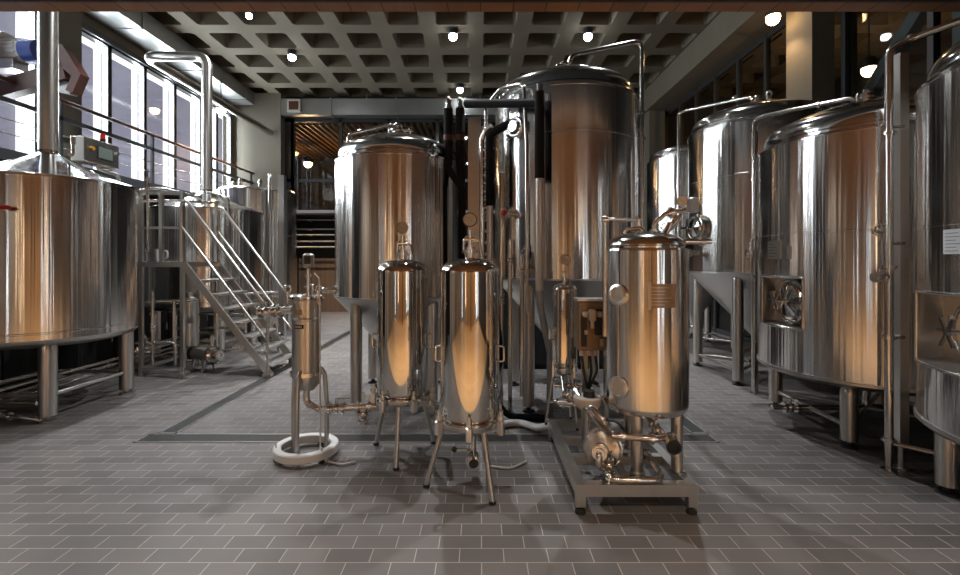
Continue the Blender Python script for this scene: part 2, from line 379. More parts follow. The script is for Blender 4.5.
g.bx(-5.25,3.2,12.46,12.54,3.60,3.68); g.bx(-5.25,3.2,12.46,12.54,5.22,5.3); g.bx(-5.25,-5.0,12.46,12.56,2.84,5.3)
o=struct('window_back',g,M['darksteel']); MB().bx(-5.25,3.2,12.49,12.5,2.84,5.3).build('pane',M['glass_dark'],o,'smoked glass pane')
struct('wall_recess_left',MB().bx(-7.1,-7,12.5,17.2,0,2.8),M['blackwall']); struct('wall_recess_right',MB().bx(9.0,9.2,12.5,17.2,0,2.8),M['blackwall'])
up=MB(); up.bx(-7,4,17.1,17.2,2.8,6.4); up.bx(-7,-6.9,12.6,17.2,2.8,6.4); up.bx(3.9,4,12.6,17.2,2.8,6.4); up.bx(-7,4,12.6,17.2,5.5,5.6)
struct('wall_upper_room',up,M['darkwall'])
sl=MB(); x=-6.6
while x<3.4: sl.bx(x,x+.045,12.7,17.0,5.2,5.32); x+=.18
struct('ceiling_slats',sl,M['slat'])
# right glazing, column, side hall
gr=MB()
for y in (3.05,5.0,6.2,7.05,7.9,8.75,9.6,10.45,11.3,12.2): gr.bx(4.86,4.94,y-.035,y+.035,0,5.35)
for z in (.05,2.75,5.3): gr.bx(4.87,4.93,3.02,YB,z-.04,z+.04)
o=struct('window_right',gr,M['darksteel']); MB().bx(4.895,4.905,3.02,YB,0,5.35).build('pane',M['glass_dark'],o,'smoked glass pane')
struct('wall_right_blackout',MB().bx(4.95,5.05,3.02,YB,0,2.7),M['blackwall'])  # black panel added behind the glazing, hides the lit hall floor
struct('column_right',MB().bx(4.55,4.86,6.345,6.88,0,5.4),M['concrete_grey'])
struct('column_back_right',MB().bx(4.35,4.75,11.9,12.5,0,5.4),M['concrete_grey'])
struct('wall_right',MB().bx(9,9.2,-4.8,YB,0,6.6).bx(4.9,5.0,-4.8,3.02,0,3.2),M['darkwall'])
br=MB(); a=at(858,100,5.6); b=at(965,10,5.0)
br.bar(V((5.3,6.75,3.3)),V((5.3,4.85,5.2)),.14,.16); br.bx(5.24,5.38,5.0,5.14,2.6,5.9); br.bx(5.24,5.38,6.6,6.72,2.6,5.9); br.bx(5.2,5.4,4.4,7.2,2.62,2.76)
tag(br.build('steel_brace',M['bluesteel']),'blue grey steel brace frame standing behind the right hand glazing','steel frame')
# ducts
d=MB(); d.bx(XL+.02,-5.9,3.1,12.1,5.55,5.88)
for y in (4.5,6.3,8.1,9.9,11.7): d.bx(XL+.02,-5.88,y-.02,y+.02,5.535,5.89)
t=thing('window_duct','long galvanised rectangular duct above the tall windows','air duct',(-6.2,7.6,5.55)); d.build('duct_run',M['galv'],t)
d=MB(); d.bx(-5.2,4.25,12.1,12.44,5.3,5.72)
for x in (-3.9,-2.2,-.4,1.4,3.2): d.bx(x-.02,x+.02,12.08,12.44,5.28,5.74)
for x in (-3.0,0,3.0): d.bx(x-.01,x+.01,12.25,12.27,5.7,5.899)
t=thing('crosswise_duct','galvanised rectangular duct across the far end under the waffle ceiling','air duct',(-.5,12.2,5.3)); d.build('duct_run',M['galv'],t)
MB().bx(-5.02,-4.68,12.04,12.1,5.36,5.68).build('air_grille',M['paint'],t,'pale square air grille'); MB().bx(-4.97,-4.73,12.03,12.045,5.41,5.63).build('grille_mesh',M['brown'],t.children[-1])
# gallery along the windows
gt=thing('gallery_walkway','narrow walkway with brown handrail and cables along the tall windows','walkway',(-6.2,9,2.75))
MB().bx(XL,-5.95,4.2,12.2,2.76,2.9).build('deck',M['darksteel'],gt)
MB().tube([(-5.98,4.2,3.78),(-5.98,12.2,3.78)],.03).build('handrail',M['brown'],gt,'red brown handrail')
MB().bx(-6.0,-5.96,4.2,12.2,3.49,3.55).build('mid_rail',M['darksteel'],gt)
for z in (3.28,3.10): MB().tube([(-5.98,4.2,z),(-5.98,12.2,z)],.008,seg=6).build('cable',M['pipe'],gt)
for y in (4.6,6.6,8.45,10.3,12.1): MB().bx(-6.0,-5.96,y-.025,y+.025,2.88,3.76).build('post',M['darksteel'],gt)
# malt mill drive up on a brown beam
t=thing('brown_support_beam','red brown steel beam with angled end carrying the grey motor','beam',(-6.0,6.0,3.85))
MB().bar(at(-22,97,6.0),at(68,72,6.0),.14,.22).build('beam_web',M['brown'],t)
pl=[(60,44),(67,47),(85,76),(77,95),(70,92),(76,78),(58,62)]; MB().prism([at(x,y,6.0)-V((0,.07,0)) for x,y in pl],None,(0,.14,0)).build('bracket',M['brown'],t)
MB().bar(at(58,86,6.05),at(75,90,6.05),.12,.14).build('coupling_cover',M['galv'],t,'grey metal cover')
t=thing('mill_motor','grey electric motor with blue fan cover high at upper left','motor',(-6.0,6.0,4.05))
mm=MB(); mm.cyl((-6.42,6,4.2),(-5.86,6,4.2),.145,seg=24)
for k in range(16): a=2*pi*k/16; mm.bar((-6.36,6+.15*cos(a),4.2+.15*sin(a)),(-5.9,6+.15*cos(a),4.2+.15*sin(a)),.012,.02)
mm.build('motor_body',M['paint'],t); MB().cyl((-5.86,6,4.2),(-5.70,6,4.2),.158,.14,24).build('fan_cover',M['blue'],t,'blue fan cover')
MB().rbox((-6.2,6,4.385),(.22,.16,.10),.015).build('terminal_box',M['paint'],t); MB().bx(-6.3,-5.95,5.9,6.1,3.95,4.07).build('foot_plate',M['satin'],t)

# drain channels
def drain(name,label,x0,x1,y0,y1):
    t=thing(name,label,'floor drain',((x0+x1)/2,(y0+y1)/2,0),'drain channels in the tiled floor')
    MB().bx(x0+.018,x1-.018,y0+.018,y1-.018,.0005,.004).build('grate',M['grate'],t,'perforated dark grate')
    f=MB()
    for a in ((x0,x0+.018,y0,y1),(x1-.018,x1,y0,y1),(x0,x1,y0,y0+.015),(x0,x1,y1-.018,y1)): f.bx(*a,.0005,.006)
    f.build('rim',M['bright'],t)
drain('floor_drain','drain channel running back along the floor beside the ladder stair',-2.78,-2.62,4.0,9.8)
drain('floor_drain','drain channel running across the floor behind the polished filters',-2.85,1.97,3.80,3.985)
drain('floor_drain','drain channel running back from the skid towards the right tanks',1.82,1.97,4.0,9.8)

# ------------------------------------------------------------------ lamps
def spot(loc,target,power,col,size=R_(120),blend=.6,rad=.05):
    l=bpy.data.lights.new('lamp_light','SPOT'); l.energy=power; l.color=col; l.spot_size=size; l.spot_blend=blend; l.shadow_soft_size=rad
    o=bpy.data.objects.new('lamp_light',l); COL.objects.link(o); o.location=loc
    o.rotation_euler=(V(target)-V(loc)).to_track_quat('-Z','Y').to_euler(); return o
COOL=(.93,.96,1.0); WARM=(1.0,.62,.32)
def lamp(p,ztop,label,power,warm=False,r=.075,group=None,target=None,size=R_(115)):
    p=V(p); t=thing('ceiling_lamp',label,'ceiling lamp',p,group)
    MB().lathe([(0,.16),(r*.7,.16),(r*1.15,.10),(r*1.15,-.02),(r*1.0,-.02),(r*1.0,0.0),(0,0)],p,24).build('housing',M['darksteel'],t)
    MB().sphere(p-V((0,0,.05)),r*1.05,20).build('diffuser',M['lamp_warm' if warm else 'lamp_cool'],t,'lit diffuser')
    MB().tube([(p.x,p.y,p.z+.15),(p.x,p.y,ztop)],.012,seg=8).build('stem',M['darksteel'],t)
    if size>3:
        l=bpy.data.lights.new('lamp_light','POINT'); l.energy=power; l.color=WARM; l.shadow_soft_size=r
        o=bpy.data.objects.new('lamp_light',l); COL.objects.link(o); o.location=p-V((0,0,.06+r*1.6)); return t
    spot(p-V((0,0,.06+r*1.2)),target or (p.x,p.y,0),power,WARM if warm else COOL,size)
    return t
KL=globals().get('KL',1.0)
for (px,py,lab,pw) in ((292,55,'bright white ceiling lamp above the ladder stair',520),(453,34,'white ceiling lamp above the tank left of the black pipes',520),(588,34,'white ceiling lamp above the tallest tank',520),(460,88,'small far white ceiling lamp above the black pipes',400)):
    lamp(at(px,py,4.31*F/(HY-py)),6.52,lab,pw)
lamp(at(249,13,7.75),6.52,'faint small ceiling lamp beside the soffit edge, upper left',250,r=.05)
lamp(at(221,108,10.4),5.56,'warm glowing lamp at the far end of the tall windows',260,True,.09)
lamp(at(773,15,6.76),5.36,'warm glowing lamp under the right concrete beam beside the grey column',28,True,.09)
lamp(at(869,67,8.0),6.5,'warm lamp behind the right glazing in the side hall',60,True,.11,size=R_(178))
lamp(at(308,162,14.6),5.21,'warm lamp behind the far glazing under the timber slats',55,True,.12,size=R_(178))
for (x,y,side) in ((-3.7,5.2,'far left, hidden'),(-.5,5.4,'middle, hidden'),(2.1,5.4,'right, hidden')):  # unseen lamps added as cool front fill
    lamp((x,y,5.65),6.52,'added white fill lamp above the soffit edge, '+side,300)
for (x,lab) in ((-2.1,'left of the oak panelling'),(3.05,'right of the oak panelling')):  # unseen tubes added to draw bright warm lines on the steel
    t=thing('added_light_tube','upright warm tube added for reflections on the rear wall, '+lab,'added reflection light',(x,-4.6,.35))
    MB().tube([(x,-4.55,.45),(x,-4.55,2.9)],.032,seg=14).build('tube',M['tube_warm'],t,'lit tube'); MB().bx(x-.05,x+.05,-4.62,-4.58,.35,3.0).build('back_plate',M['darksteel'],t)
o=struct('door_added_1',MB().bx(-4.55,-4.43,-4.63,-4.57,0,2.5).bx(-3.92,-3.8,-4.63,-4.57,0,2.5).bx(-4.43,-3.92,-4.63,-4.57,2.4,2.5).bx(-4.43,-4.24,-4.63,-4.58,0,2.4).bx(-4.12,-3.92,-4.63,-4.58,0,2.4),M['darksteel']); MB().bx(-4.24,-4.12,-4.62,-4.59,.1,2.4).build('glow_strip',M['glow_cool'],o,'added narrow cool glowing strip')  # unseen door, its glowing strip added for a cool streak on the tanks
o=struct('door_added_2',MB().bx(3.4,3.52,-4.63,-4.57,0,2.6).bx(4.6,4.72,-4.63,-4.57,0,2.6).bx(3.52,4.6,-4.63,-4.57,2.5,2.6).bx(3.68,4.42,-4.63,-4.58,0,2.5),M['darksteel']); MB().bx(3.52,3.68,-4.62,-4.59,.1,2.5).build('glow_strip',M['glow_cool'],o,'added narrow cool glowing strip'); MB().bx(4.42,4.6,-4.62,-4.59,.1,2.5).build('glow_strip',M['glow_cool'],o,'added narrow cool glowing strip')  # second unseen door, added for more cool streaks
struct('column_added',MB().bx(.35,.62,-4.2,-3.95,0,3.2),M['darkwall'])  # unseen dark column added to break up the reflections
# unseen downlights and wall washers added to light the reflected hall
for x in (-1.8,-.6,.6,1.8):
    t=thing('added_downlight','unseen added warm downlight recessed in the timber soffit','downlight',(x,-.2,3.2),'added downlights in the timber soffit')
    MB().lathe([(0,3.2),(.075,3.2),(.075,3.185),(.055,3.185),(.05,3.195),(0,3.195)],(x,-.2,0),20).build('trim_ring',M['darksteel'],t)
    spot((x,-.2,3.17),(x,-.2,0),185,(1,.84,.66),R_(120),.9,.15)
for (x,y,tx,ty,pw) in ((-3.2,-3.2,-3.2,-4.65,80),(-.3,-3.4,-.3,-4.65,95),(1.9,-3.4,1.9,-4.65,95),(3.9,-3.2,3.9,-4.65,80),(-4.2,.6,-5.2,.6,110),(4.1,-1.0,5,-1.0,110)):
    t=thing('added_wall_washer','unseen wall washing lamp added under the soffit of the bar hall','downlight',(x,y,3.2),'added wall washers in the bar hall')
    MB().lathe([(0,3.2),(.08,3.2),(.08,3.12),(0,3.12)],(x,y,0),20).build('housing',M['darksteel'],t)
    spot((x,y,3.1),(tx,ty,1.0),pw,(1,.80,.58) if -1<x<3 else (1,.92,.82),R_(150),.8,.12)
# daylight through the clear strips of the windows
for i,(y0,y1,_) in enumerate(bays):
    l=bpy.data.lights.new('window_daylight','AREA'); l.shape='RECTANGLE'; l.size=.145; l.size_y=2.3; l.energy=62; l.color=(.90,.95,1.0)
    o=bpy.data.objects.new('window_daylight',l); COL.objects.link(o); o.location=(XL-.11,y1-.09,4.13); o.rotation_euler=(0,-pi/2,0)
    o.rotation_euler=V((1,0,0)).to_track_quat('-Z','Y').to_euler()
w=bpy.data.worlds.new('sky'); SC.world=w; w.use_nodes=True; bg=w.node_tree.nodes['Background']; bg.inputs[0].default_value=(.92,.95,1,1); bg.inputs[1].default_value=1.9
# ================================================================== VESSELS
def pol(c,r,a,z): return V((c[0]+r*cos(a),c[1]+r*sin(a),z))
def clamp(mb,p,axis,r,w=.02):                # tri-clamp ferrule on a pipe
    d=V(axis).normalized(); p=V(p); mb.cyl(p-d*w,p+d*w,r*1.25,seg=14); mb.cyl(p-d*w*.45,p+d*w*.45,r*1.75,seg=14)
def valve(mb,p,axis,r,hd=(0,0,1),L=.1):      # small ball valve with a lever
    d=V(axis).normalized(); p=V(p); h=V(hd).normalized(); mb.cyl(p-d*r*2.2,p+d*r*2.2,r*1.3,seg=12); mb.sphere(p,r*1.7,12)
    for s in (-1,1): mb.cyl(p+d*(s*r*2.2)-d*r*.3,p+d*(s*r*2.2)+d*r*.3,r*1.9,seg=12)
    mb.cyl(p,p+h*r*3,r*.5,seg=8); mb.bar(p+h*r*3,p+h*r*3+d*L,r*.9,r*.4)
def gauge(parent,p,r,face,mdial=None,label='round pressure gauge'):
    f=V(face).normalized(); p=V(p); g=MB(); g.lathe([(0,-r*.35),(r,-r*.35),(r*1.06,0),(r*1.06,r*.16),(r*.92,r*.16),(r*.92,r*.06)],p,28,axis=f); o=g.build('gauge',M['polish'],parent,label)
    d=MB(); d.lathe([(r*.92,r*.07),(0,r*.07)],p,28,axis=f); d.build('dial',mdial or M['glass_dial'],o)
    t=V((0,0,1)); s=f.cross(t).normalized(); n=MB(); n.bar(p+f*r*.11-(s*.35+t*.25)*r,p+f*r*.11+(s*.6+t*.45)*r,r*.09,r*.04)
    for k in range(9):
        a=R_(-135+270*k/8); u=s*sin(a)+t*cos(a); n.bar(p+f*r*.1+u*r*.68,p+f*r*.1+u*r*.85,r*.05,r*.03)
    n.build('needle',M['ink'],o); return o
def head_prof(R,zt,zp,lip=.012):
    pr=[(R-.002,zt-.012),(R+.006,zt-.012),(R+.006,zt+.004),(R*.985,zt+.016),(R*.925,zt+.028),(R*.925,zt+.05),(R*.95,zt+.056),(R*.95,zt+.072)]
    z0=zt+.072; hh=zp-z0
    kn=.13*R; kh=.42*hh; am=R_(72)
    for i in range(1,9): t=am*i/8; pr.append((R*.95-kn*(1-cos(t)),z0+kh*sin(t)/sin(am)))
    r1,z1=pr[-1]
    for i in range(1,11): s=1-i/10; pr.append((r1*s,z1+(zp-z1)*(1-s*s)))
    return pr
def legs(t,c,R,angs,ztop,r,foot=True,name='leg',m='leg'):
    for a in angs:
        p=pol(c,R,R_(a),0); l=MB(); l.lathe([(0,.055),(r,.055)]+[(r,ztop-r)]+[(r*cos(pi/2*i/5),ztop-r+r*sin(pi/2*i/5)) for i in range(1,5)]+[(0,ztop)],p,24)
        lo=l.build(name,M[m],t)
        MB().lathe([(0,0),(.062,0),(.062,.014),(.022,.02),(.022,.055),(0,.055)],p,16).build('foot',M['darksteel'] if foot else M['satin'],lo)
def topfit(t,c,zp,arm=None):
    f=MB(); c3=V((c[0],c[1],zp-.02)); f.cyl(c3,c3+V((0,0,.07)),.06,seg=18); f.cyl(c3+V((0,0,.07)),c3+V((0,0,.09)),.085,seg=18); f.cyl(c3+V((0,0,.09)),c3+V((0,0,.16)),.032,seg=14)
    clamp(f,c3+V((0,0,.13)),(0,0,1),.032); f.tube([c3+V((-.09,-.02,.05)),c3+V((-.09,-.02,.12)),c3+V((-.02,0,.14))],.016); valve(f,c3+V((.13,-.03,.06)),(1,0,0),.016,(0,0,1),.05)
    return f.build('top_fitting',M['pipe'],t)
def lug(t,p,s=.06):
    m=MB(); p=V(p); m.torus(p+V((0,0,s*.9)),s*.5,s*.22,(0,1,0),16,8); m.box(p+V((0,0,s*.2)),(s*.9,s*.35,s*.6)); return m.build('lifting_lug',M['satin'],t)
def shell(t,c,R,z0,z1,seams=(),niche=None,m='shell'):
    """niche=(angle_deg, half_deg, za, zb, depth)"""
    if not niche:
        b=MB(); pr=[(R,z0)]
        for s in seams: pr+=[(R,s-.012),(R+.004,s-.008),(R+.004,s+.008),(R,s+.012)]
        pr+=[(R,z1)]; b.lathe(pr,(c[0],c[1],0),128); sh=b.build('shell',M[m],t); return sh
    ac,ah,za,zb,dep=R_(niche[0]),R_(niche[1]),*niche[2:]; n=132; ins=[ac-ah+2*ah*i/16 for i in range(17)]; rest=[ac+ah+(2*pi-2*ah)*i/112 for i in range(1,112)]; A=ins+rest; zs=[z0,za,zb]+[s for s in seams]+[z1]; zs=sorted(set(zs)); b=MB(); n=len(A)
    vs=[pol(c,R,a,z) for z in zs for a in A]; fs=[]
    for i in range(len(zs)-1):
        for j in range(n):
            if zs[i]>=za-1e-6 and zs[i+1]<=zb+1e-6 and j<16: continue
            fs.append((i*n+j,i*n+(j+1)%n,(i+1)*n+(j+1)%n,(i+1)*n+j))
    b.add(vs,fs,True); sh=b.build('shell',M[m],t)
    for s in seams: MB().lathe([(R-.002,s-.010),(R+.004,s-.006),(R+.004,s+.006),(R-.002,s+.010)],(c[0],c[1],0),96).build('weld_seam',M[m],t)
    nv=V((cos(ac),sin(ac),0)); tv=V((-sin(ac),cos(ac),0)); q=MB(); lo=[pol(c,R,a,za) for a in ins]; hi=[pol(c,R,a,zb) for a in ins]
    base=V((c[0],c[1],0))+nv*(R*cos(ah)-dep); half=R*sin(ah)
    def back(a,z): return base+tv*(R*sin(a-ac)*.97)+V((0,0,z))
    bl=[back(a,za+.02) for a in ins]; bh=[back(a,zb-.02) for a in ins]; k=17
    vs=lo+hi+bl+bh; fs=[]
    for j in range(16):
        fs+=[(j,j+1,2*k+j+1,2*k+j),(k+j,3*k+j,3*k+j+1,k+j+1),(2*k+j,2*k+j+1,3*k+j+1,3*k+j)]
    fs+=[(0,2*k,3*k,k),(16,k+16,3*k+16,2*k+16)]
    q.add(vs,fs); q.build('manway_recess',M['satin'],t,'recessed manway pocket',fix=False)
    fr=MB(); P=[p+nv*.004 for p in lo]+[p+nv*.004 for p in hi[::-1]]+[lo[0]+nv*.004]; fr.tube(P,.012,.03,8); fr.build('recess_rim',M['pipe'],t)
    zc=(za+zb)/2; ctr=base+V((0,0,zc)); rr=min(half,(zb-za)/2)*.80
    d=MB(); d.lathe([(0,.0),(rr*1.1,0),(rr*1.1,.03),(rr*.95,.035),(rr*.93,.05),(rr*.8,.062),(0,.095)],ctr+nv*.005,40,axis=nv); mo=d.build('manway_door',M['polish'],t,'round manway door')
    d=MB(); d.torus(ctr+nv*.04,rr*1.08,.014,nv,40,8); d.bar(ctr+nv*.12-tv*rr*1.05,ctr+nv*.12+tv*rr*1.05,.03,.018); d.cyl(ctr+nv*.08,ctr+nv*.2,.016,seg=12)
    for s in (-1,1): d.bar(ctr+nv*.19,ctr+nv*.19+(tv*s*.5+V((0,0,.8))).normalized()*rr*.55,.014,.014); d.bar(ctr+nv*.19,ctr+nv*.19-(tv*s*.5+V((0,0,.8))).normalized()*rr*.55,.014,.014)
    d.cyl(ctr-tv*rr*1.12-V((0,0,.08))+nv*.05,ctr-tv*rr*1.12+V((0,0,.08))+nv*.05,.018,seg=10)
    d.build('clamp_arm',M['pipe'],mo); return sh
def fv(name,label,c,R,zb,zt,zp,kind,angs,legR,legr=.065,seams=(),niche=None,brace=None,group=None,ztip=.5,legtop=None,lugs=()):
    t=thing(name,label,'tank',(c[0],c[1],0),group); shell(t,c,R,zb,zt,seams,niche)
    MB().lathe(head_prof(R,zt,zp),(c[0],c[1],0),96).build('domed_head',M['dome'],t)
    b=MB()
    if kind=='cone':
        b.lathe([(R-.002,zb+.012),(R+.006,zb+.012),(R+.006,zb-.006),(R-.01,zb-.02),(.07,ztip),(.05,ztip-.03),(.05,ztip-.12),(0,ztip-.12)],(c[0],c[1],0),96); b.build('cone_bottom',M['cone'],t,'satin conical bottom')
        f=MB(); valve(f,(c[0],c[1],ztip-.16),(0,0,1),.03,(-1,-.4,0),.12); f.tube([(c[0],c[1],ztip-.2),(c[0],c[1],ztip-.30),(c[0]-.25,c[1]-.2,ztip-.30)],.025); f.build('outlet_valve',M['pipe'],t)
    else:
        b.lathe([(R-.002,zb+.015),(R+.01,zb+.015),(R+.01,zb-.008),(R-.015,zb-.03),(R*.8,zb-.075),(R*.45,zb-.10),(0,zb-.11)],(c[0],c[1],0),96); b.build('dished_bottom',M['satin'],t)
        f=MB(); f.tube([(c[0],c[1],zb-.1),(c[0],c[1],.16),(c[0]-R*1.0,c[1]+.02,.16)],.025); valve(f,(c[0]-R*.8,c[1]+.02,.16),(1,0,0),.025); f.build('outlet_valve',M['pipe'],t)
    lt=legtop if legtop else (zb-.01 if kind=='cone' else zb-.035); legs(t,c,legR,angs,lt,legr)
    if brace:
        for i in range(len(angs)):
            p=pol(c,legR,R_(angs[i]),brace); q=pol(c,legR,R_(angs[(i+1)%len(angs)]),brace); d=(q-p).normalized()
            MB().tube([p+d*legr*.9,q-d*legr*.9],.02).build('brace',M['leg'],t)
    topfit(t,c,zp)
    for a in lugs: lug(t,pol(c,R*.72,R_(a),zt+(zp-zt)*.72))
    return t
# two conical fermenters in the middle
T1=fv('conical_fermenter','conical fermenter tank left of the black pipes, behind the rear polished filter',(-.926,5.22),.68,1.107,2.56,2.90,'cone',[236,130,316,50],.60,.06,(),ztip=.42)
T2=fv('conical_fermenter','tallest conical fermenter tank, centre, with pipe arched over its domed top',(.934,5.115),.77,1.31,3.17,3.55,'cone',[229,139,319,49],.69,.06,(2.73,),ztip=.5)
# right row
R2=fv('conical_fermenter','conical fermenter in the right row, between the small far tank and the wide tank',(3.65,6.08),.838,1.34,3.17,3.52,'cone',[223,137,317,43],.75,.062,(2.52,),ztip=.5,brace=.16,lugs=(250,))
R3=fv('conical_fermenter','farthest right row tank, mostly hidden behind its taller neighbour',(3.7,8.05),.75,1.34,3.2,3.5,'cone',[223,137,317,43],.66,.062,(2.52,),ztip=.5,brace=.16)
R1=fv('bright_beer_tank','wide bright steel tank on short legs, right row, round manway on its left',(3.5,4.2),.84,.53,2.52,2.90,'dish',[222,131,312,42],.72,.062,(1.73,),(184,17.5,.91,1.35,.12),brace=.16)
R0=fv('bright_beer_tank','nearest tank at the right frame edge, with white paper label',(3.5,2.35),.939,.53,2.55,2.93,'dish',[128,231,312,42],.80,.062,(1.70,),(166,22,.88,1.31,.13))
# plates on tanks
def onto(px,py,c,R):                          # where the line of sight meets a tank
    k=(px-CX)/F; a=k*k+1; b=-2*(k*c[0]+c[1]); d=c[0]**2+c[1]**2-R*R; disc=max(0,b*b-4*a*d); Y=(-b-sqrt(disc))/(2*a); X=k*Y
    return atan2(Y-c[1],X-c[0]), H+(HY-py)*Y/F, V((X,Y,H+(HY-py)*Y/F))
def plate(t,c,R,px0,px1,py0,py1,m,name,label,lines=0,mi='ink',th=.004):
    a0,_,_=onto(px0,py0,c,R); a1,_,_=onto(px1,py1,c,R); _,z1,_=onto((px0+px1)/2,py0,c,R); _,z0,_=onto((px0+px1)/2,py1,c,R)
    if a1<a0: a0,a1=a1,a0
    if a1-a0>pi: a0,a1=a1,a0+2*pi
    o=MB().patch(c,R,a0,a1,z0,z1,th).build(name,M[m],t,label)
    if lines:
        b=MB(); h=(z1-z0)/(lines+1)
        for i in range(lines): b.patch(c,R+th,a0+(a1-a0)*.1,a0+(a1-a0)*random.uniform(.55,.9),z0+h*(i+.8),z0+h*(i+1.0),.001,6)
        b.build('print',M[mi],o)
    return o
plate(R0,(3.5,2.35),.939,944,968,229,254,'paper','paper_label','white printed paper label',6)
plate(R1,(3.5,4.2),.84,768,781,241,259,'satin','rating_plate','small grey rating plate',5)
plate(R1,(3.5,4.2),.84,787,792,246,259,'satin','tag_plate','tiny grey tag plate')
def sample(t,px,py,c,R,name='sample_valve',s=1.0):
    a,z,p=onto(px,py,c,R); n=V((cos(a),sin(a),0)); tv=V((-sin(a),cos(a),0)); f=MB(); f.cyl(p-n*.01,p+n*.012,.05*s,seg=18); f.cyl(p,p+n*.08*s,.022*s,seg=14); clamp(f,p+n*.06*s,n,.022*s,.012); f.sphere(p+n*.1*s,.032*s,12)
    f.bar(p+n*.1*s,p+n*.1*s+(n*.5+tv*.8)*.09*s,.012,.012); return f.build(name,M['pipe'],t)
sample(R1,878,230,(3.5,4.2),.84); sample(R1,884,279,(3.5,4.2),.84); sample(T1,334,290,(-.926,5.22),.68)
a,z,p=onto(881,240,(3.5,4.2),.84); n=V((cos(a),sin(a),0)); MB().tube([p+n*.06,p+n*.06-V((0,0,.30))],.014,seg=10).build('level_tube',M['pipe'],R1)
o=sample(T2,514,214,(.934,5.115),.77); a,z,p=onto(514,214,(.934,5.115),.77); n=V((cos(a),sin(a),0)); MB().sphere(p+n*.14,.032,14).build('red_knob',M['red'],o,'red round knob')
o=sample(T2,527,268,(.934,5.115),.77); a,z,p=onto(528,252,(.934,5.115),.77); n=V((cos(a),sin(a),0)); MB().rbox(p+n*.05,(.03,.03,.14),.006).build('blue_lever',M['blue'],o,'blue valve lever')
f=MB(); a,z,p=onto(519,128,(.934,5.115),.77); n=V((cos(a),sin(a),0)); f.torus(p+n*.05,.085,.022,n,24,10); f.cyl(p-n*.01,p+n*.09,.028,seg=14); f.cyl(p+n*.07,p+n*.1,.05,seg=16); f.build('jacket_inlet',M['pipe'],T2)
# actuator cluster on the conical tank in the right row
f=MB(); c=(3.65,6.08); a,z,p=onto(700,228,c,.838); n=V((cos(a),sin(a),0)); tv=V((-sin(a),cos(a),0))
f.torus(p+n*.06,.15,.022,n,32,10); f.cyl(p-n*.02,p+n*.06,.15,seg=32); f.lathe([(.13,.06),(.11,.09),(0,.12)],p,28,axis=n); f.cyl(p+n*.1,p+n*.2,.018,seg=10); f.bar(p+n*.18-tv*.12,p+n*.18+tv*.12,.02,.02); f.bar(p+n*.18-V((0,0,.12)),p+n*.18+V((0,0,.12)),.02,.02)
o=f.build('side_manway',M['polish'],R2,'dark round manway door with wheel'); 
a2,z2,p2=onto(689,246,c,.838); n2=V((cos(a2),sin(a2),0)); MB().box(p2+n2*.05,(.10,.10,.10)).build('valve_head',M['black'],R2)
f=MB(); pa=at(690,262,5.45); f.tube([p+n*.02-V((0,0,.32)),p+n*.25-V((0,0,.32))],.03); clamp(f,p+n*.15-V((0,0,.32)),n,.03); f.build('outlet_stub',M['pipe'],R2)
# pipes that climb over the right tanks
def overpipe(label,path,r,clamps,post=None,name='cleaning_pipe',base=True):
    t=thing(name,label,'pipe',(path[0][0],path[0][1],0)); MB().tube(path,r,.09,14).build('pipe_run',M['pipe'],t); f=MB()
    for p,ax in clamps: g=MB(); clamp(g,p,ax,r); g.build('clamp',M['pipe'],t)
    if base: f.cyl((path[0][0],path[0][1],0),(path[0][0],path[0][1],path[0][2]+.01),r*.8,seg=12); f.cyl((path[0][0],path[0][1],0),(path[0][0],path[0][1],.012),r*2,seg=16)
    f.build('foot',M['pipe'],t); return t
t=overpipe('bent pipe on the square post in front, over the nearest right tank',[(2.915,3.3,.1),(2.915,3.3,3.0),(3.06,3.28,3.07),(3.47,2.45,3.10),(3.49,2.36,2.95)],.026,[((2.915,3.3,2.4),(0,0,1)),((2.915,3.3,1.45),(0,0,1)),((2.915,3.3,.95),(0,0,1)),((3.06,3.28,3.07),(0,0,1)),((2.915,3.3,.22),(0,0,1))])
f=MB(); f.cyl((2.915,3.3,1.38),(2.75,3.22,1.38),.016,seg=10); valve(f,(2.80,3.245,1.38),(1,.5,0),.02,(0,0,1),.06); f.build('side_valve',M['pipe'],t)
for z in (.95,1.62,2.45): MB().cyl((2.915,3.3,z),(3.02,3.3,z),.014,seg=10).build('bracket',M['pipe'],t)
t=thing('square_post','square steel post between the two nearest right tanks','post',(3.03,3.32,0)); MB().bx(2.995,3.06,3.30,3.36,.16,2.98).build('upright',M['bright'],t); MB().cyl((3.0275,3.33,0),(3.0275,3.33,.17),.018,seg=12).cyl((3.0275,3.33,0),(3.0275,3.33,.012),.05,seg=16).build('foot',M['satin'],t)
f=MB(); f.tube([(2.93,3.28,.20),(3.2,2.95,.20),(3.4,2.6,.16)],.016); valve(f,(3.12,3.05,.20),(.6,-.7,0),.02); 
t2=tag(f.build('floor_pipe',M['pipe']),'thin pipe low over the floor from the square post to the nearest right tank','pipe')
t=overpipe('slim pipe rising between wide tank and conical neighbour, arched over the wide tank',[(3.08,5.2,.1),(3.08,5.2,3.06),(3.14,5.15,3.10),(3.46,4.32,3.01),(3.49,4.22,2.92)],.022,[((3.08,5.2,2.4),(0,0,1)),((3.08,5.2,1.75),(0,0,1)),((3.08,5.2,1.35),(0,0,1)),((3.36,4.58,3.035),(.4,-.9,0))])
MB().bx(3.10,3.15,5.24,5.29,.0,2.95).build('support_bar',M['frame_steel'],t)
f=MB(); valve(f,(3.02,5.16,1.55),(0,0,1),.02,(-1,0,0),.06); f.tube([(3.08,5.2,1.75),(3.02,5.16,1.7),(3.02,5.16,1.35),(3.08,5.2,1.3)],.014); f.build('side_valve',M['pipe'],t)
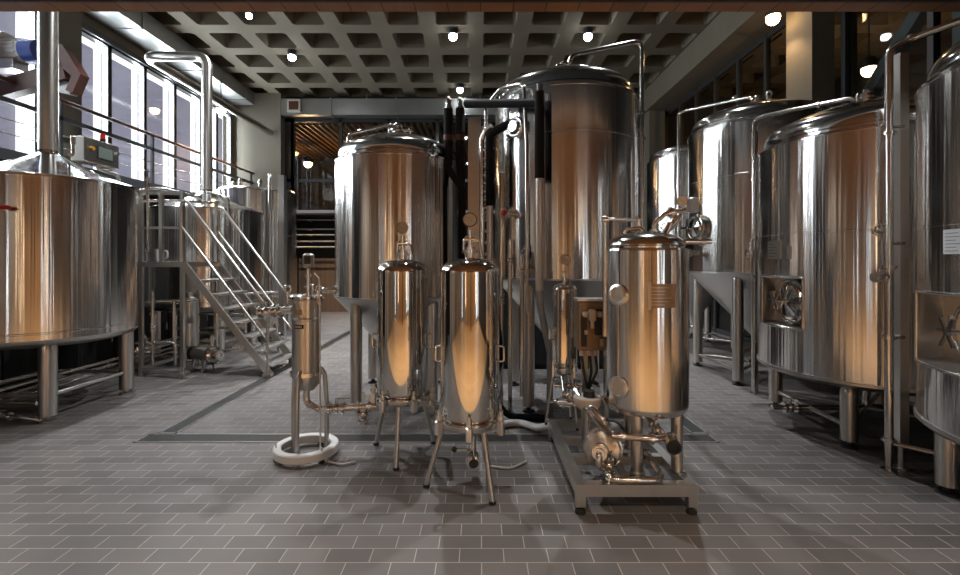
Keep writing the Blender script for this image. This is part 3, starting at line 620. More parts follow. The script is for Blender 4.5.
t=overpipe('thin pipe rising beside the far right tank, arched over the conical right tank',[(3.02,7.05,.1),(3.02,7.05,3.72),(3.1,7.0,3.76),(3.6,6.2,3.68),(3.63,6.1,3.55)],.022,[((3.02,7.05,3.1),(0,0,1)),((3.5,6.36,3.73),(.5,-.8,0))])
t=overpipe('tall bent pipe right of the tallest tank, arched over its dome',[(1.87,5.35,.1),(1.87,5.35,3.98),(1.80,5.34,4.02),(1.02,5.14,3.78),(.95,5.12,3.58)],.026,[((1.87,5.35,3.2),(0,0,1)),((1.87,5.35,2.9),(0,0,1)),((1.87,5.35,2.2),(0,0,1))])
f=MB(); f.bar((1.87,5.35,3.0),(1.68,5.25,3.0),.02,.03); f.build('bracket',M['satin'],t)
f=MB(); f.tube([(-.93,5.2,2.98),(-1.0,5.15,3.0),(-1.42,5.02,2.86),(-1.44,5.02,2.66)],.022,.06); tag(f.build('spray_pipe',M['pipe']),'short bent pipe lying over the dome left of the black pipes','pipe')
# ------------------------------------------------------------------ left: brewhouse vessels
def flue_roof(R,zt,zf,rf):
    pr=[(R-.002,zt-.012),(R+.018,zt-.012),(R+.018,zt+.012),(R-.01,zt+.02)]
    for i in range(1,11):
        t=i/10; r=R*(1-t)+rf*t; pr.append((r,zt+.02+(zf-zt-.02)*(.80*t+.20*t**3)))
    pr.append((rf,zf+.03)); return pr
def vessel(name,label,c,R,zb,zt,zf,rf,fluepath,angs,legR,legr,brace):
    t=thing(name,label,'brewing vessel',(c[0],c[1],0)); 
    b=MB(); b.lathe([(R,zb),(R,zb+.05),(R+.004,zb+.054),(R+.004,zb+.066),(R,zb+.07),(R,zt)],(c[0],c[1],0),128); b.build('shell',M['shell'],t)
    MB().lathe(flue_roof(R,zt,zf,rf),(c[0],c[1],0),96).build('conical_roof',M['dome'],t)
    MB().lathe([(R,zb+.002),(R-.004,zb-.02),(R-.03,zb-.05),(R*.8,zb-.085),(0,zb-.1)],(c[0],c[1],0),96).build('dished_bottom',M['satin'],t)
    if fluepath: MB().tube(fluepath,rf,.17,28).build('flue',M['shell_dark'] if False else M['leg'],t,'tall steel flue pipe')
    legs(t,c,legR,angs,zb-.03,legr,False)
    for i in range(len(angs)):
        p=pol(c,legR,R_(angs[i]),brace); q=pol(c,legR,R_(angs[(i+1)%len(angs)]),brace); d=(q-p).normalized(); MB().tube([p+d*legr*.9,q-d*legr*.9],.022).build('brace',M['leg'],t)
    return t
K=vessel('brew_kettle','large round brew kettle with cone roof and flue at far left',(-4.46,4.78),.75,.77,2.27,2.60,.082,[(-4.46,4.78,2.58),(-4.46,4.78,5.88)],[-47,42,133,222],.645,.07,.24)
f=MB(); f.tube([(-4.32,4.85,2.6),(-4.28,4.87,2.6),(-4.28,4.87,2.75)],.014); f.cyl((-4.28,4.87,2.72),(-4.28,4.87,2.80),.022,seg=10); f.build('vent_valve',M['pipe'],K)
f=MB(); f.lathe([(.30,2.30),(.30,2.46),(.26,2.49),(0,2.5)],(-5.02,5.02,0),32); f.build('roof_hatch',M['satin'],K)
a,z,p=onto(3,208,(-4.46,4.78),.75); n=V((cos(a),sin(a),0)); tv=V((-sin(a),cos(a),0)); f=MB(); f.cyl(p-n*.02,p+n*.06,.02,seg=12); o=f.build('drain_valve',M['pipe'],K); MB().rbox(p+n*.07+tv*.03,(.12,.05,.035),.012,a+pi/2).build('red_lever',M['red'],o,'red lever handle')
MT=vessel('mash_tun','round cone roofed vessel behind the ladder stair with bent flue',(-4.48,7.6),.83,.80,2.28,2.62,.078,[(-4.48,7.6,2.6),(-4.48,7.6,4.84),(-5.5,7.6,4.84),(-5.5,12.15,4.84)],[-45,45,135,225],.70,.065,.22)
t=thing('whirlpool_vessel','tall flat topped vessel behind the cone roofed vessel, far left','brewing vessel',(-4.6,9.6,0))
c=(-4.6,9.6); shell(t,c,.75,.8,2.86,(2.0,)); MB().lathe([(.748,2.85),(.765,2.85),(.765,2.875),(.70,2.93),(.4,2.98),(0,3.0)],(c[0],c[1],0),80).build('domed_head',M['dome'],t); MB().lathe([(.748,.81),(.735,.77),(.5,.71),(0,.69)],(c[0],c[1],0),64).build('dished_bottom',M['satin'],t); legs(t,c,.62,[-45,45,135,225],.77,.06,False)
for a in (200,250,300): f=MB(); p=pol(c,.45,R_(a),2.95); f.cyl(p,p+V((0,0,.16)),.03,seg=12); clamp(f,p+V((0,0,.1)),(0,0,1),.03); f.build('top_fitting',M['pipe'],t)
t=thing('bent_riser_pipe','thin pipe hooked over the tall flat topped vessel','pipe',(-3.78,8.4,0)); MB().tube([(-3.82,8.42,.02),(-3.82,8.42,3.06),(-4.2,9.25,3.02),(-4.25,9.3,2.92)],.03,.06).build('pipe_run',M['pipe'],t)
t=thing('square_column_post','square steel post right of the tall flat topped vessel','post',(-3.66,8.55,0)); MB().bx(-3.71,-3.60,8.5,8.61,0,3.06).build('upright',M['satin'],t); MB().bx(-3.76,-3.55,8.45,8.66,0,.012).build('base_plate',M['satin'],t)
# ================================================================== PLATFORM AND STAIR
t=thing('service_platform','steel platform with square railing between kettle and cone roofed vessel','platform',(-4.6,6.3,0))
MB().bx(-5.6,-3.79,5.94,6.74,1.41,1.475).build('deck',M['frame_steel'],t)
for (x,y) in ((-4.36,5.96),(-3.83,5.96),(-3.83,6.72),(-5.56,5.96),(-5.56,6.72)):
    MB().bx(x-.022,x+.022,y-.022,y+.022,0,1.42).build('leg',M['frame_steel'],t)
for (x,y) in ((-4.36,5.96),(-4.1,5.96),(-3.83,5.96),(-4.9,5.96),(-5.56,5.96),(-3.83,6.72)):
    MB().bx(x-.022,x+.022,y-.022,y+.022,1.47,2.36).build('post',M['frame_steel'],t)
MB().bx(-5.58,-3.81,5.94,5.98,2.34,2.38).build('top_rail',M['frame_steel'],t); MB().bx(-5.58,-3.81,5.945,5.975,1.90,1.93).build('mid_rail',M['frame_steel'],t)
f=MB(); f.bx(-4.38,-3.81,5.945,5.975,.08,.12); f.bx(-4.38,-4.34,5.94,6.72,.08,.12); f.bx(-5.56,-3.81,6.70,6.73,.08,.12); f.build('floor_rail',M['frame_steel'],t)
s0=V((-3.80,5.94,1.47)); s1=V((-2.70,5.94,.02))
t=thing('ladder_stair','steep steel ladder stair with open treads coming down from the platform','stair',(-3.2,6.3,0))
for y in (5.95,6.72): MB().bar((s0.x,y,1.44),(s1.x,y,.03),.03,.085).build('stringer',M['frame_steel'],t)
for k in range(7):
    u=(k+1)/8+.04; x=s0.x+(s1.x-s0.x)*u; z=1.46*(1-u)+.01; MB().rbox((x+.02,6.335,z),(.20,.73,.03),.004).build('tread',M['satin'],t)
for y in (5.93,6.74):
    h=MB(); h.tube([(-3.83,y,1.47),(-3.83,y,2.36),(-2.72,y,.88),(-2.72,y,.05)],.018,.05,12); h.build('handrail',M['frame_steel'],t)
    h=MB(); h.tube([(-3.82,y,1.92),(-2.73,y,.47)],.015); h.build('knee_rail',M['frame_steel'],t)
    MB().bx(-2.77,-2.66,y-.04,y+.04,0,.05).build('foot',M['satin'],t)
t=thing('measuring_jug','white plastic jug standing on the platform deck','jug',(-4.28,6.02,1.475))
MB().lathe([(0,1.475),(.082,1.475),(.09,1.49),(.10,1.645),(.096,1.645),(.085,1.5),(0,1.49)],(-4.30,6.12,0),28).build('body',M['porcelain'],t); MB().tube([(-4.205,6.12,1.62),(-4.13,6.12,1.62),(-4.13,6.12,1.52),(-4.21,6.12,1.52)],.012,.03,8).build('handle',M['porcelain'],t)
# control cabinet
t=thing('control_box','stainless control box with grey screen on a post behind the kettle','control box',(-4.68,5.66,1.475))
MB().rbox((-4.68,5.64,2.80),(.16,.52,.29),.006).build('box',M['frame_steel'],t)
sc=MB().bx(-4.602,-4.592,5.56,5.80,2.72,2.885).build('screen_frame',M['darksteel'],t); MB().bx(-4.594,-4.589,5.575,5.785,2.735,2.87).build('screen',M['screen'],sc,'grey touch screen')
MB().cyl((-4.6,5.48,2.82),(-4.57,5.48,2.82),.022,seg=14).build('button',M['amber'],t,'amber button'); MB().cyl((-4.6,5.86,2.84),(-4.575,5.86,2.84),.02,seg=14).build('button',M['satin'],t)
MB().cyl((-4.66,5.72,2.94),(-4.66,5.72,2.99),.03,seg=14).build('beacon_base',M['black'],t); MB().cyl((-4.66,5.72,2.99),(-4.66,5.72,3.06),.03,.028,14).build('beacon',M['red'],t,'red signal beacon')
MB().tube([(-4.7,6.02,1.475),(-4.7,6.02,2.6),(-4.7,5.7,2.62),(-4.7,5.7,2.67)],.022).build('post',M['leg'],t); MB().bx(-4.73,-4.63,5.42,5.86,2.645,2.66).build('shelf_bracket',M['satin'],t)
def cabinet(label,x0,x1,y0,y1,h,face):  # made-up cabinets put in to darken spots with unclear contents
    t=thing('added_cabinet',label,'cabinet',((x0+x1)/2,(y0+y1)/2,0))
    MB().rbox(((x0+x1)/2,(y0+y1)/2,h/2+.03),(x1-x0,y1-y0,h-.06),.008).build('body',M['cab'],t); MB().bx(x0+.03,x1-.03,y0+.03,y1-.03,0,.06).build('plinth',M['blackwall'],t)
    n=max(2,int(round(((x1-x0) if face=='y' else (y1-y0))/.6)))
    for i in range(n):
        if face=='y': w=(x1-x0)/n; a=x0+w*i; d=MB().bx(a+.012,a+w-.012,y0-.014,y0,.08,h-.05).build('door',M['cab'],t); MB().bx(a+w-.06,a+w-.045,y0-.03,y0-.012,h*.45,h*.6).build('handle',M['satin'],d)
        else: w=(y1-y0)/n; a=y0+w*i; d=MB().bx(x1,x1+.014,a+.012,a+w-.012,.08,h-.05).build('door',M['cab'],t); MB().bx(x1+.012,x1+.03,a+w-.06,a+w-.045,h*.45,h*.6).build('handle',M['satin'],d)
cabinet('low made-up charcoal cabinet darkening the space behind the kettle legs',-5.75,-5.3,3.4,5.7,.72,'x')
cabinet('made-up charcoal cabinet darkening the space under the platform and cone roofed vessel',-5.75,-5.2,6.0,9.4,.78,'x')
cabinet('made-up charcoal cabinet darkening the space behind the tallest tank',.05,1.75,6.35,6.8,1.3,'y')
# things under and behind the platform
t=thing('strainer_vessel','small upright steel strainer vessel under the platform with white label','vessel',(-4.05,6.5,0)); c=(-4.08,6.5)
MB().lathe([(0,.27),(.08,.27),(.115,.31),(.115,.92),(.09,.97),(.04,.99),(.04,1.05),(0,1.05)],(c[0],c[1],0),28).build('body',M['leg'],t)
for a in (30,150,270): MB().cyl(pol(c,.09,R_(a),.30),pol(c,.12,R_(a),0),.014,seg=8).build('leg',M['satin'],t)
MB().patch(c,.115,R_(285),R_(325),.62,.72,.003).build('paper_label',M['paper'],t,'small white label')
def pumpset(name,label,p,ang,s=1.0):
    t=thing(name,label,'pump',(p[0],p[1],0)); d=V((cos(ang),sin(ang),0)); c=V((p[0],p[1],.20*s+.02))
    MB().cyl(c-d*.30*s,c-d*.02*s,.085*s,seg=20).build('motor',M['shell_dark'],t); MB().cyl(c-d*.36*s,c-d*.30*s,.09*s,seg=20).build('fan_cover',M['darksteel'],t)
    h=MB(); h.lathe([(0,-.02),(.07,-.02),(.115,.0),(.12,.02),(.12,.05),(.10,.075),(.05,.085),(.035,.085),(.035,.16),(0,.16)],c,32,axis=d); h.tube([c+V((0,0,.08*s)),c+V((0,0,.26*s))],.025*s); clamp(h,c+V((0,0,.22*s)),(0,0,1),.025*s); clamp(h,c+d*.14,d,.035); h.build('pump_head',M['pipe'],t)
    q=V((-d.y,d.x,0))
    for a in (-.06,-.26):
        for e in (-1,1): b=MB(); b.bar(c+d*a*s+q*e*.05*s,c+d*a*s+q*e*.09*s-V((0,0,c.z)),.025,.025); b.build('foot',M['satin'],t)
    return t
pumpset('transfer_pump','transfer pump on the floor under the platform edge',(-3.62,6.25),R_(-20)); pumpset('transfer_pump','transfer pump on the floor below the cone roofed vessel',(-4.62,6.35),R_(-60))
def pipes(name,label,paths,r=.02,cl=(),va=(),m='pipe',bend=.06,cat='pipe'):
    t=thing(name,label,cat,(paths[0][0][0],paths[0][0][1],0))
    for p in paths: MB().tube(p,r,bend,10).build('pipe_run',M[m],t)
    for p,a in cl: f=MB(); clamp(f,p,a,r); f.build('clamp',M[m],t)
    for p,a in va: f=MB(); valve(f,p,a,r*.9); f.build('valve',M[m],t)
    return t
pipes('floor_manifold','pipe manifold with valves low under the platform',[[(-4.5,6.05,.42),(-3.98,6.05,.42),(-3.98,6.05,.14)],[(-4.45,6.1,.95),(-3.9,6.4,.95)],[(-4.0,6.3,.12),(-3.3,6.55,.30)],[(-4.42,6.0,.06),(-3.72,5.86,.07)],[(-4.28,6.05,.0),(-4.28,6.05,1.1)],[(-4.1,6.2,.95),(-4.1,6.2,.30)]],.022,[((-3.98,6.05,.3),(0,0,1)),((-4.2,6.05,.42),(1,0,0)),((-3.6,6.45,.23),(.9,.3,.2)),((-4.28,6.05,.8),(0,0,1))],[((-4.35,6.05,.42),(1,0,0)),((-3.74,5.865,.07),(1,-.2,0)),((-4.28,6.05,.62),(0,0,1)),((-3.45,6.5,.26),(.9,.3,.2))])
pipes('wall_manifold','dark pipe run with valves along the base behind the kettle legs',[[(-4.43,3.9,.30),(-4.43,7.0,.30)],[(-4.5,3.9,.22),(-4.5,7.0,.22)],[(-4.6,3.9,.13),(-4.6,7.0,.13)]],.018,[((-4.43,5.0,.3),(0,1,0))],[((-4.5,5.6,.22),(0,1,0))])
pipes('kettle_drain_pipe','thin pipe over the floor from the left frame edge to the kettle leg',[[(-5.2,4.30,.07),(-4.2,4.22,.07),(-4.02,4.24,.03)],[(-5.2,4.42,.16),(-4.15,4.34,.16)]],.02,[((-4.3,4.23,.07),(1,-.1,0))],[((-4.45,4.245,.07),(1,-.1,0))])
pipes('riser_pipes','cluster of riser pipes behind the strainer vessel',[[(-4.5,6.85,.1),(-4.5,6.85,1.3)],[(-4.3,6.9,.1),(-4.3,6.9,1.3)],[(-3.75,6.6,.1),(-3.75,6.6,1.38)],[(-3.5,6.9,.15),(-3.5,6.9,1.0),(-3.2,7.3,1.0)],[(-4.5,6.8,.7),(-3.5,6.85,.7)],[(-4.5,6.8,.5),(-3.5,6.85,.5)]],.018,[((-3.75,6.6,.5),(0,0,1)),((-3.75,6.6,.8),(0,0,1))],[((-3.75,6.6,.65),(0,0,1)),((-3.5,6.9,.6),(0,0,1))])
pumpset('transfer_pump','transfer pump with raised head behind the foot of the ladder stair',(-3.3,7.5),R_(-30)); 
pipes('kettle_side_pipes','jumble of thin pipes and valves between kettle roof and platform railing',[[(-4.3,5.86,2.25),(-3.95,6.1,2.28),(-3.9,6.9,2.35)],[(-4.4,5.8,2.35),(-4.1,5.9,2.42),(-4.1,6.8,2.42)],[(-4.2,5.85,1.6),(-4.2,5.85,2.55)],[(-4.0,6.8,2.5),(-3.72,6.85,2.42),(-3.72,6.85,2.0)]],.018,[((-4.2,5.85,2.4),(0,0,1)),((-4.1,6.3,2.42),(0,1,0))],[((-4.2,5.85,2.5),(0,0,1)),((-3.92,6.5,2.31),(0,1,0)),((-4.1,6.6,2.42),(0,1,0))])
# rail pipes in the far recess
for i,(z,lab) in enumerate(((2.62,'pale top pipe in the dark recess under the far gallery'),(2.36,'second pipe down in the dark recess under the far gallery'),(2.20,'third pipe down in the dark recess under the far gallery'),(2.02,'fourth pipe down in the dark recess under the far gallery'),(1.86,'lowest pipe in the dark recess under the far gallery'))):
    tag(MB().tube([(-5.1,12.9,z),(-1.0,12.9,z)],.022,seg=8).tube([(-4.9,12.9,z),(-4.9,13.5,z)],.012,seg=6).tube([(-1.5,12.9,z),(-1.5,13.5,z)],.012,seg=6).build('recess_pipe',M['satin']),lab,'pipe')
# ================================================================== GLYCOL LINES
t=thing('insulated_riser','pair of black insulated pipes with silver tips joining into one riser','insulated pipe',(-.19,4.9,0))
for x in (-.335,-.21):
    MB().tube([(x,4.9,2.5),(x,4.9,3.10)],.048,seg=16).build('insulation',M['black'],t)
    f=MB(); f.cyl((x,4.9,3.09),(x,4.9,3.18),.03,seg=14); f.dome((x,4.9,3.18),.036,.05,14); f.cyl((x,4.9,3.10),(x,4.9,3.12),.042,seg=14); f.build('silver_tip',M['pipe'],t)
    MB().cyl((x,4.9,2.76),(x,4.9,2.82),.052,seg=16).build('copper_band',M['brown'],t,'red brown band')
MB().tube([(-.335,4.9,2.54),(-.335,4.88,2.46),(-.19,4.88,2.26),(-.19,4.9,.25)],.040,.08,16).tube([(-.21,4.9,2.54),(-.20,4.9,2.3)],.044,.05,16).build('insulation',M['black'],t)
MB().cyl((-.19,4.9,0),(-.19,4.9,.27),.02,seg=12).build('foot_pipe',M['pipe'],t)
t=thing('service_post','square steel service post between the two middle tanks','post',(-.06,5.05,0)); MB().bx(-.13,.01,5.0,5.12,0,3.04).build('upright',M['frame_steel'],t); MB().bx(-.17,.05,4.96,5.16,0,.012).build('base_plate',M['satin'],t)
f=MB()
for k in range(14): f.bx(.015,.075,5.03,5.07,1.3+k*.125,1.33+k*.125)
f.build('cable_rungs',M['satin'],t)
t=thing('insulated_crossover','black insulated pipe across the tall tank front with a long dropper','insulated pipe',(.55,4.28,0))
MB().tube([(-.15,4.88,3.145),(.55,4.28,2.95)],.042,.05,16).tube([(.55,4.27,3.05),(.55,4.27,2.25)],.046,seg=16).build('insulation',M['black'],t)
MB().cyl((.55,4.27,3.05),(.55,4.27,3.12),.03,seg=14).build('silver_tip',M['pipe'],t)
MB().tube([(.55,4.27,2.27),(.55,4.27,1.22)],.040,seg=16).build('bare_pipe',M['leg'],t,'bare steel pipe section'); MB().tube([(.55,4.27,1.24),(.56,4.27,1.05),(.66,4.35,.62),(.66,4.4,.0)],.032,.12,14).build('hose',M['galv'],t,'grey hose tail')
t=thing('insulated_dropper','black insulated pipe with elbow beside the ribbed coil, left of the tall tank','insulated pipe',(.12,4.72,0))
MB().tube([(.30,4.60,2.86),(.10,4.70,2.78),(.10,4.72,2.6),(.10,4.72,2.05)],.042,.06,16).build('insulation',M['black'],t); MB().tube([(.10,4.72,2.07),(.10,4.72,.0)],.032,seg=16).build('bare_pipe',M['leg'],t,'bare steel pipe section')
MB().tube([(.02,4.78,.0),(.02,4.78,2.75),(.06,4.74,2.83),(.12,4.70,2.86)],.03,.05,14).build('bare_riser',M['pipe'],t)
MB().tube([(.06,4.8,2.8),(.06,4.8,3.10),(.20,4.6,3.2),(.42,4.42,3.18),(.44,4.36,2.6),(.44,4.34,1.0)],.018,.06,12).build('thin_riser',M['pipe'],t)
c=MB()
for k in range(9): c.torus((.075,4.79,2.62-k*.085),.042,.017,(0,.35,1),16,8)
c.build('ribbed_coil',M['pipe'],t,'stack of small bent hose loops')
pipes('rear_riser_pipes','group of plain steel risers close to the left side of the tallest tank',[[(.22,4.80,.0),(.22,4.80,2.4)],[(.30,4.62,.0),(.30,4.62,1.7)],[(.40,4.42,.2),(.40,4.42,1.55),(.44,4.5,1.62)]],.022,[((.22,4.8,1.5),(0,0,1)),((.30,4.62,1.2),(0,0,1))],[((.30,4.62,1.5),(0,0,1)),((.40,4.42,1.4),(0,0,1)),((.22,4.8,1.1),(0,0,1))])
t=thing('black_hose','black hose hanging between the middle tanks with red coupling','hose',(.12,4.5,0)); MB().tube([(.16,4.45,1.0),(.2,4.42,.55),(.1,4.4,.25),(.25,4.35,.035),(.6,4.3,.03)],.03,.15,12).build('hose_body',M['black'],t); MB().cyl((.16,4.45,.97),(.16,4.45,1.06),.038,seg=14).build('coupling',M['red'],t,'red coupling')
# ================================================================== FILTERS
def cart(name,label,loc,R,zb,zt,legang,legspread,rz=0.0,group=None,clamps=6,zfoot=0.0,hand=True,gz=.30,rot=0):
    t=thing(name,label,'filter housing',(loc[0],loc[1],zfoot),group); c=V((loc[0],loc[1],0)); L=R*.52
    pr=[(0,zb+.02),(R*.86,zb+.02),(R,zb+.06),(R,zt-L)]
    for i in range(1,11): a=pi/2*i/10; pr.append((R*(.25+.75*cos(a)),zt-L+L*.86*sin(a)))
    pr+=[(R*.2,zt-L*.10),(0,zt-L*.10)]
    MB().lathe(pr,c,72).build('bell',M['polish'],t,'mirror polished bell')
    b=MB(); b.lathe([(0,zb-.035),(R*.7,zb-.03),(R*1.02,zb-.012),(R*1.06,zb),(R*1.06,zb+.028),(R*1.0,zb+.032),(0,zb+.032)],c,48); b.build('base_flange',M['pipe'],t)
    for k in range(clamps):
        a=R_(30+rot)+2*pi*k/clamps; p=pol(c,R*1.17,a,zb+.01); f=MB(); f.rbox(p-V((0,0,.012)),(R*.24,R*.22,.095),.008,a); f.cyl(p+V((0,0,.03)),p+V((0,0,.095)),R*.055,seg=10); f.cyl(p+V((0,0,.04)),p+V((0,0,.068)),R*.11,seg=6); f.build('swing_bolt',M['bright'],t)
    for a in legang:
        p=pol(c,R*.9,R_(a),zb-.01); q=pol(c,legspread,R_(a),zfoot+.015); l=MB(); l.cyl(p,q,R*.088,seg=14); lo=l.build('leg',M['leg'],t); MB().cyl((q.x,q.y,zfoot),(q.x,q.y,zfoot+.02),R*.115,seg=14).build('foot',M['rubber'],lo)
    if hand:
        for a in (195,-15):
            d=V((cos(R_(a)),sin(R_(a)),0)); z=zb+(zt-zb)*.42; f=MB(); f.tube([pol(c,R-.005,R_(a),z+.05),pol(c,R+.035,R_(a),z+.05),pol(c,R+.035,R_(a),z-.05),pol(c,R-.005,R_(a),z-.05)],.007,.015,10); f.build('handle',M['pipe'],t)
    f=MB(); z0=zt-L*.12; f.cyl((c.x,c.y,z0),(c.x,c.y,z0+gz*.25),R*.17,seg=18); clamp(f,(c.x,c.y,z0+gz*.14),(0,0,1),R*.16,.014); f.cyl((c.x,c.y,z0+gz*.2),(c.x,c.y,z0+gz*.62),R*.085,seg=12); valve(f,(c.x,c.y,z0+gz*.42),(1,0,0),R*.06,(0,-1,0),.05)
    f.tube([(c.x+R*.12,c.y-.01,z0+gz*.42),(c.x+R*.30,c.y-.01,z0+gz*.40),(c.x+R*.42,c.y-.02,z0+gz*.02)],R*.05,.03,10); f.tube([(c.x-R*.12,c.y,z0+gz*.05),(c.x-R*.22,c.y,z0+gz*.2),(c.x-R*.2,c.y,z0+gz*.42),(c.x,c.y,z0+gz*.5)],R*.045,.02,10)
    f.build('vent_tee',M['pipe'],t)
    return t,z0
def drainvalve(t,p,d):                        # outlet under a housing with a round clamp end
    f=MB(); p=V(p); d=V(d).normalized(); f.tube([p+V((0,0,.12)),p,p+d*.09],.022,.04); clamp(f,p+d*.05,d,.024); f.cyl(p+d*.07,p+d*.11,.042,seg=20); f.cyl(p+d*.11,p+d*.125,.03,seg=16); f.bar(p+V((0,0,.03)),p+V((-.12,-.01,.035)),.014,.010); o=f.build('outlet_valve',M['pipe'],t); MB().cyl(p+d*.126,p+d*.128,.03,seg=16).build('cap',M['rubber'],o,'black cap'); MB().sphere(p+V((-.12,-.01,.035)),.018,10).build('lever_knob',M['rubber'],o,'black lever knob')
fa,zA=cart('polished_filter','polished bell filter housing on tripod, rear one of the tall pair',(-.60,3.60),.197,.43,1.515,(270,147,40),.29,rot=-30)
gauge(fa,(-.60,3.58,zA+.245),.043,(0.1,-1,.1),M['dark_dial'])
fb,zB=cart('polished_filter','polished bell filter housing on tripod, front one of the tall pair',(-.067,3.10),.197,.42,1.525,(-60,188,64),.29)
gauge(fb,(-.067,3.08,zB+.255),.046,(0,-1,.05),M['dark_dial']); drainvalve(fb,(-.045,2.98,.25),(.05,-1,-.05))
# slim bag filter with its drip ring
c=V((-1.335,3.56,0)); t=thing('bag_filter','slim satin steel filter housing with sensor, on three curved legs in a drip ring','filter housing',(c.x,c.y,0)); bf=t
MB().lathe([(0,.50),(.06,.505),(.095,.55),(.105,.60),(.105,1.04),(.108,1.045),(.108,1.055),(.105,1.06),(.105,1.17),(.125,1.17),(.125,1.20),(.0,1.20)],c,48).build('body',M['leg'],t)
MB().lathe([(0,1.205),(.122,1.205),(.122,1.225),(.09,1.24),(0,1.245)],c,40).build('lid',M['pipe'],t); MB().lathe([(.106,.62),(.118,.62),(.118,.65),(.106,.65),(.106,.62)],c,40).build('clamp_band',M['pipe'],t)
for a in (210,330,90):
    d=V((cos(R_(a)),sin(R_(a)),0)); f=MB(); f.torus(c+d*.135+V((0,0,1.28)),.024,.008,V((-d.y,d.x,0)),16,8); f.cyl(c+d*.135+V((0,0,1.17)),c+d*.135+V((0,0,1.26)),.012,seg=10); f.build('eye_bolt',M['pipe'],t)
for a in (265,25,150):
    lo=MB().tube([pol(c,.10,R_(a),.66),pol(c,.135,R_(a),.62),pol(c,.150,R_(a),.4),pol(c,.148,R_(a),.0)],.017,.12,12).build('leg',M['leg'],t)
f=MB(); f.tube([pol(c,.09,R_(300),1.22),pol(c,.09,R_(300),1.36),pol(c,.09,R_(300),1.44)],.018,.03); clamp(f,pol(c,.09,R_(300),1.30),(0,0,1),.018); clamp(f,pol(c,.09,R_(300),1.38),(0,0,1),.016); f.build('sensor_stem',M['pipe'],t)
p=pol(c,.09,R_(300),1.46); MB().rbox((p.x,p.y,p.z+.035),(.075,.085,.11),.014,.2).build('sensor_head',M['galv'],t,'grey sensor head'); MB().box((p.x+.008,p.y-.0435,p.z+.04),(.045,.004,.06),.2).build('sensor_display',M['darksteel'],t.children[-1])
MB().tube([(c.x+.09,c.y-.08,1.40),(c.x+.13,c.y-.09,1.36),(c.x+.135,c.y-.09,.75),(c.x+.125,c.y-.05,.0)],.006,.05,8).build('cable',M['white'],t,'thin pale cable')
f=MB(); f.tube([(c.x-.10,c.y,1.12),(c.x-.28,c.y+.05,1.10)],.03); clamp(f,(c.x-.22,c.y+.035,1.105),(-1,.25,-.1),.03); valve(f,(c.x-.33,c.y+.06,1.095),(-1,.25,-.1),.026,(0,-.3,1),.06); f.build('inlet_pipe',M['pipe'],t)
o=MB().patch(c,.105,R_(240),R_(280),.985,1.015,.002).build('name_tag',M['black'],t,'small black tag'); b=MB()
for k in range(5): b.patch(c,.107,R_(245+6*k),R_(248.5+6*k),.993,1.007,.0008,2)
b.build('print',M['white'],o)
MB().patch(c,.108,R_(245),R_(275),1.09,1.13,.002).build('etched_plate',M['brassplate'],t)
t=thing('drip_ring','white ring shaped drip tray on low feet around the slim filter legs','drip tray',(c.x,c.y,0))
MB().lathe([(.232,.026),(.240,.032),(.238,.080),(.230,.088),(.185,.088),(.178,.082),(.180,.055),(.186,.026),(.232,.026)],c,56).build('ring',M['white'],t)
for a in (200,320,80): p=pol(c,.215,R_(a),0); MB().cyl(p,p+V((0,0,.03)),.02,seg=10).build('foot',M['rubber'],t); MB().cyl(p+V((0,0,.085)),p+V((0,0,.115)),.006,seg=8).build('stud',M['satin'],t)
# connecting pipes
f=[(-1.335,3.56,.52),(-1.335,3.56,.40),(-1.24,3.54,.36),(-.80,3.58,.37)]
pipes('filter_link_pipe','short pipe with clamps and valves linking the slim filter to the rear polished filter',[f],.026,[((-1.15,3.545,.362),(1,0,0)),((-1.05,3.555,.364),(1,0,0)),((-.94,3.565,.366),(1,0,0)),((-.85,3.575,.369),(1,0,0))],[((-1.1,3.55,.363),(1,0,0)),((-.90,3.568,.31),(0,0,1))])
pipes('filter_link_pipe','short pipe with clamps linking the two tall polished filters',[[(-.42,3.55,.40),(-.33,3.42,.42),(-.24,3.2,.42)],[(-.42,3.65,.36),(-.26,3.62,.36),(-.22,3.3,.36)]],.02,[((-.36,3.47,.415),(.5,-.8,0)),((-.3,3.33,.42),(.4,-.9,0))],[((-.27,3.26,.42),(.4,-.9,0))])
tag(MB().tube([(.12,4.0,.04),(.22,4.15,.035),(.36,4.18,.035),(.50,4.0,.05),(.60,3.92,.10)],.03,.15,14).build('white_hose',M['porcelain']),'white hose curving over the floor behind the front polished filter','hose')
tag(MB().tube([(.05,3.35,.012),(.22,3.3,.012),(.34,3.42,.012)],.008,.1,8).build('floor_cable',M['paint']),'thin cable lying on the tiles right of the front polished filter','cable')
tag(MB().tube([(-1.12,3.42,.012),(-1.0,3.36,.012),(-.92,3.42,.012)],.008,.1,8).build('floor_cable',M['paint']),'thin cable lying on the tiles right of the white drip ring','cable')
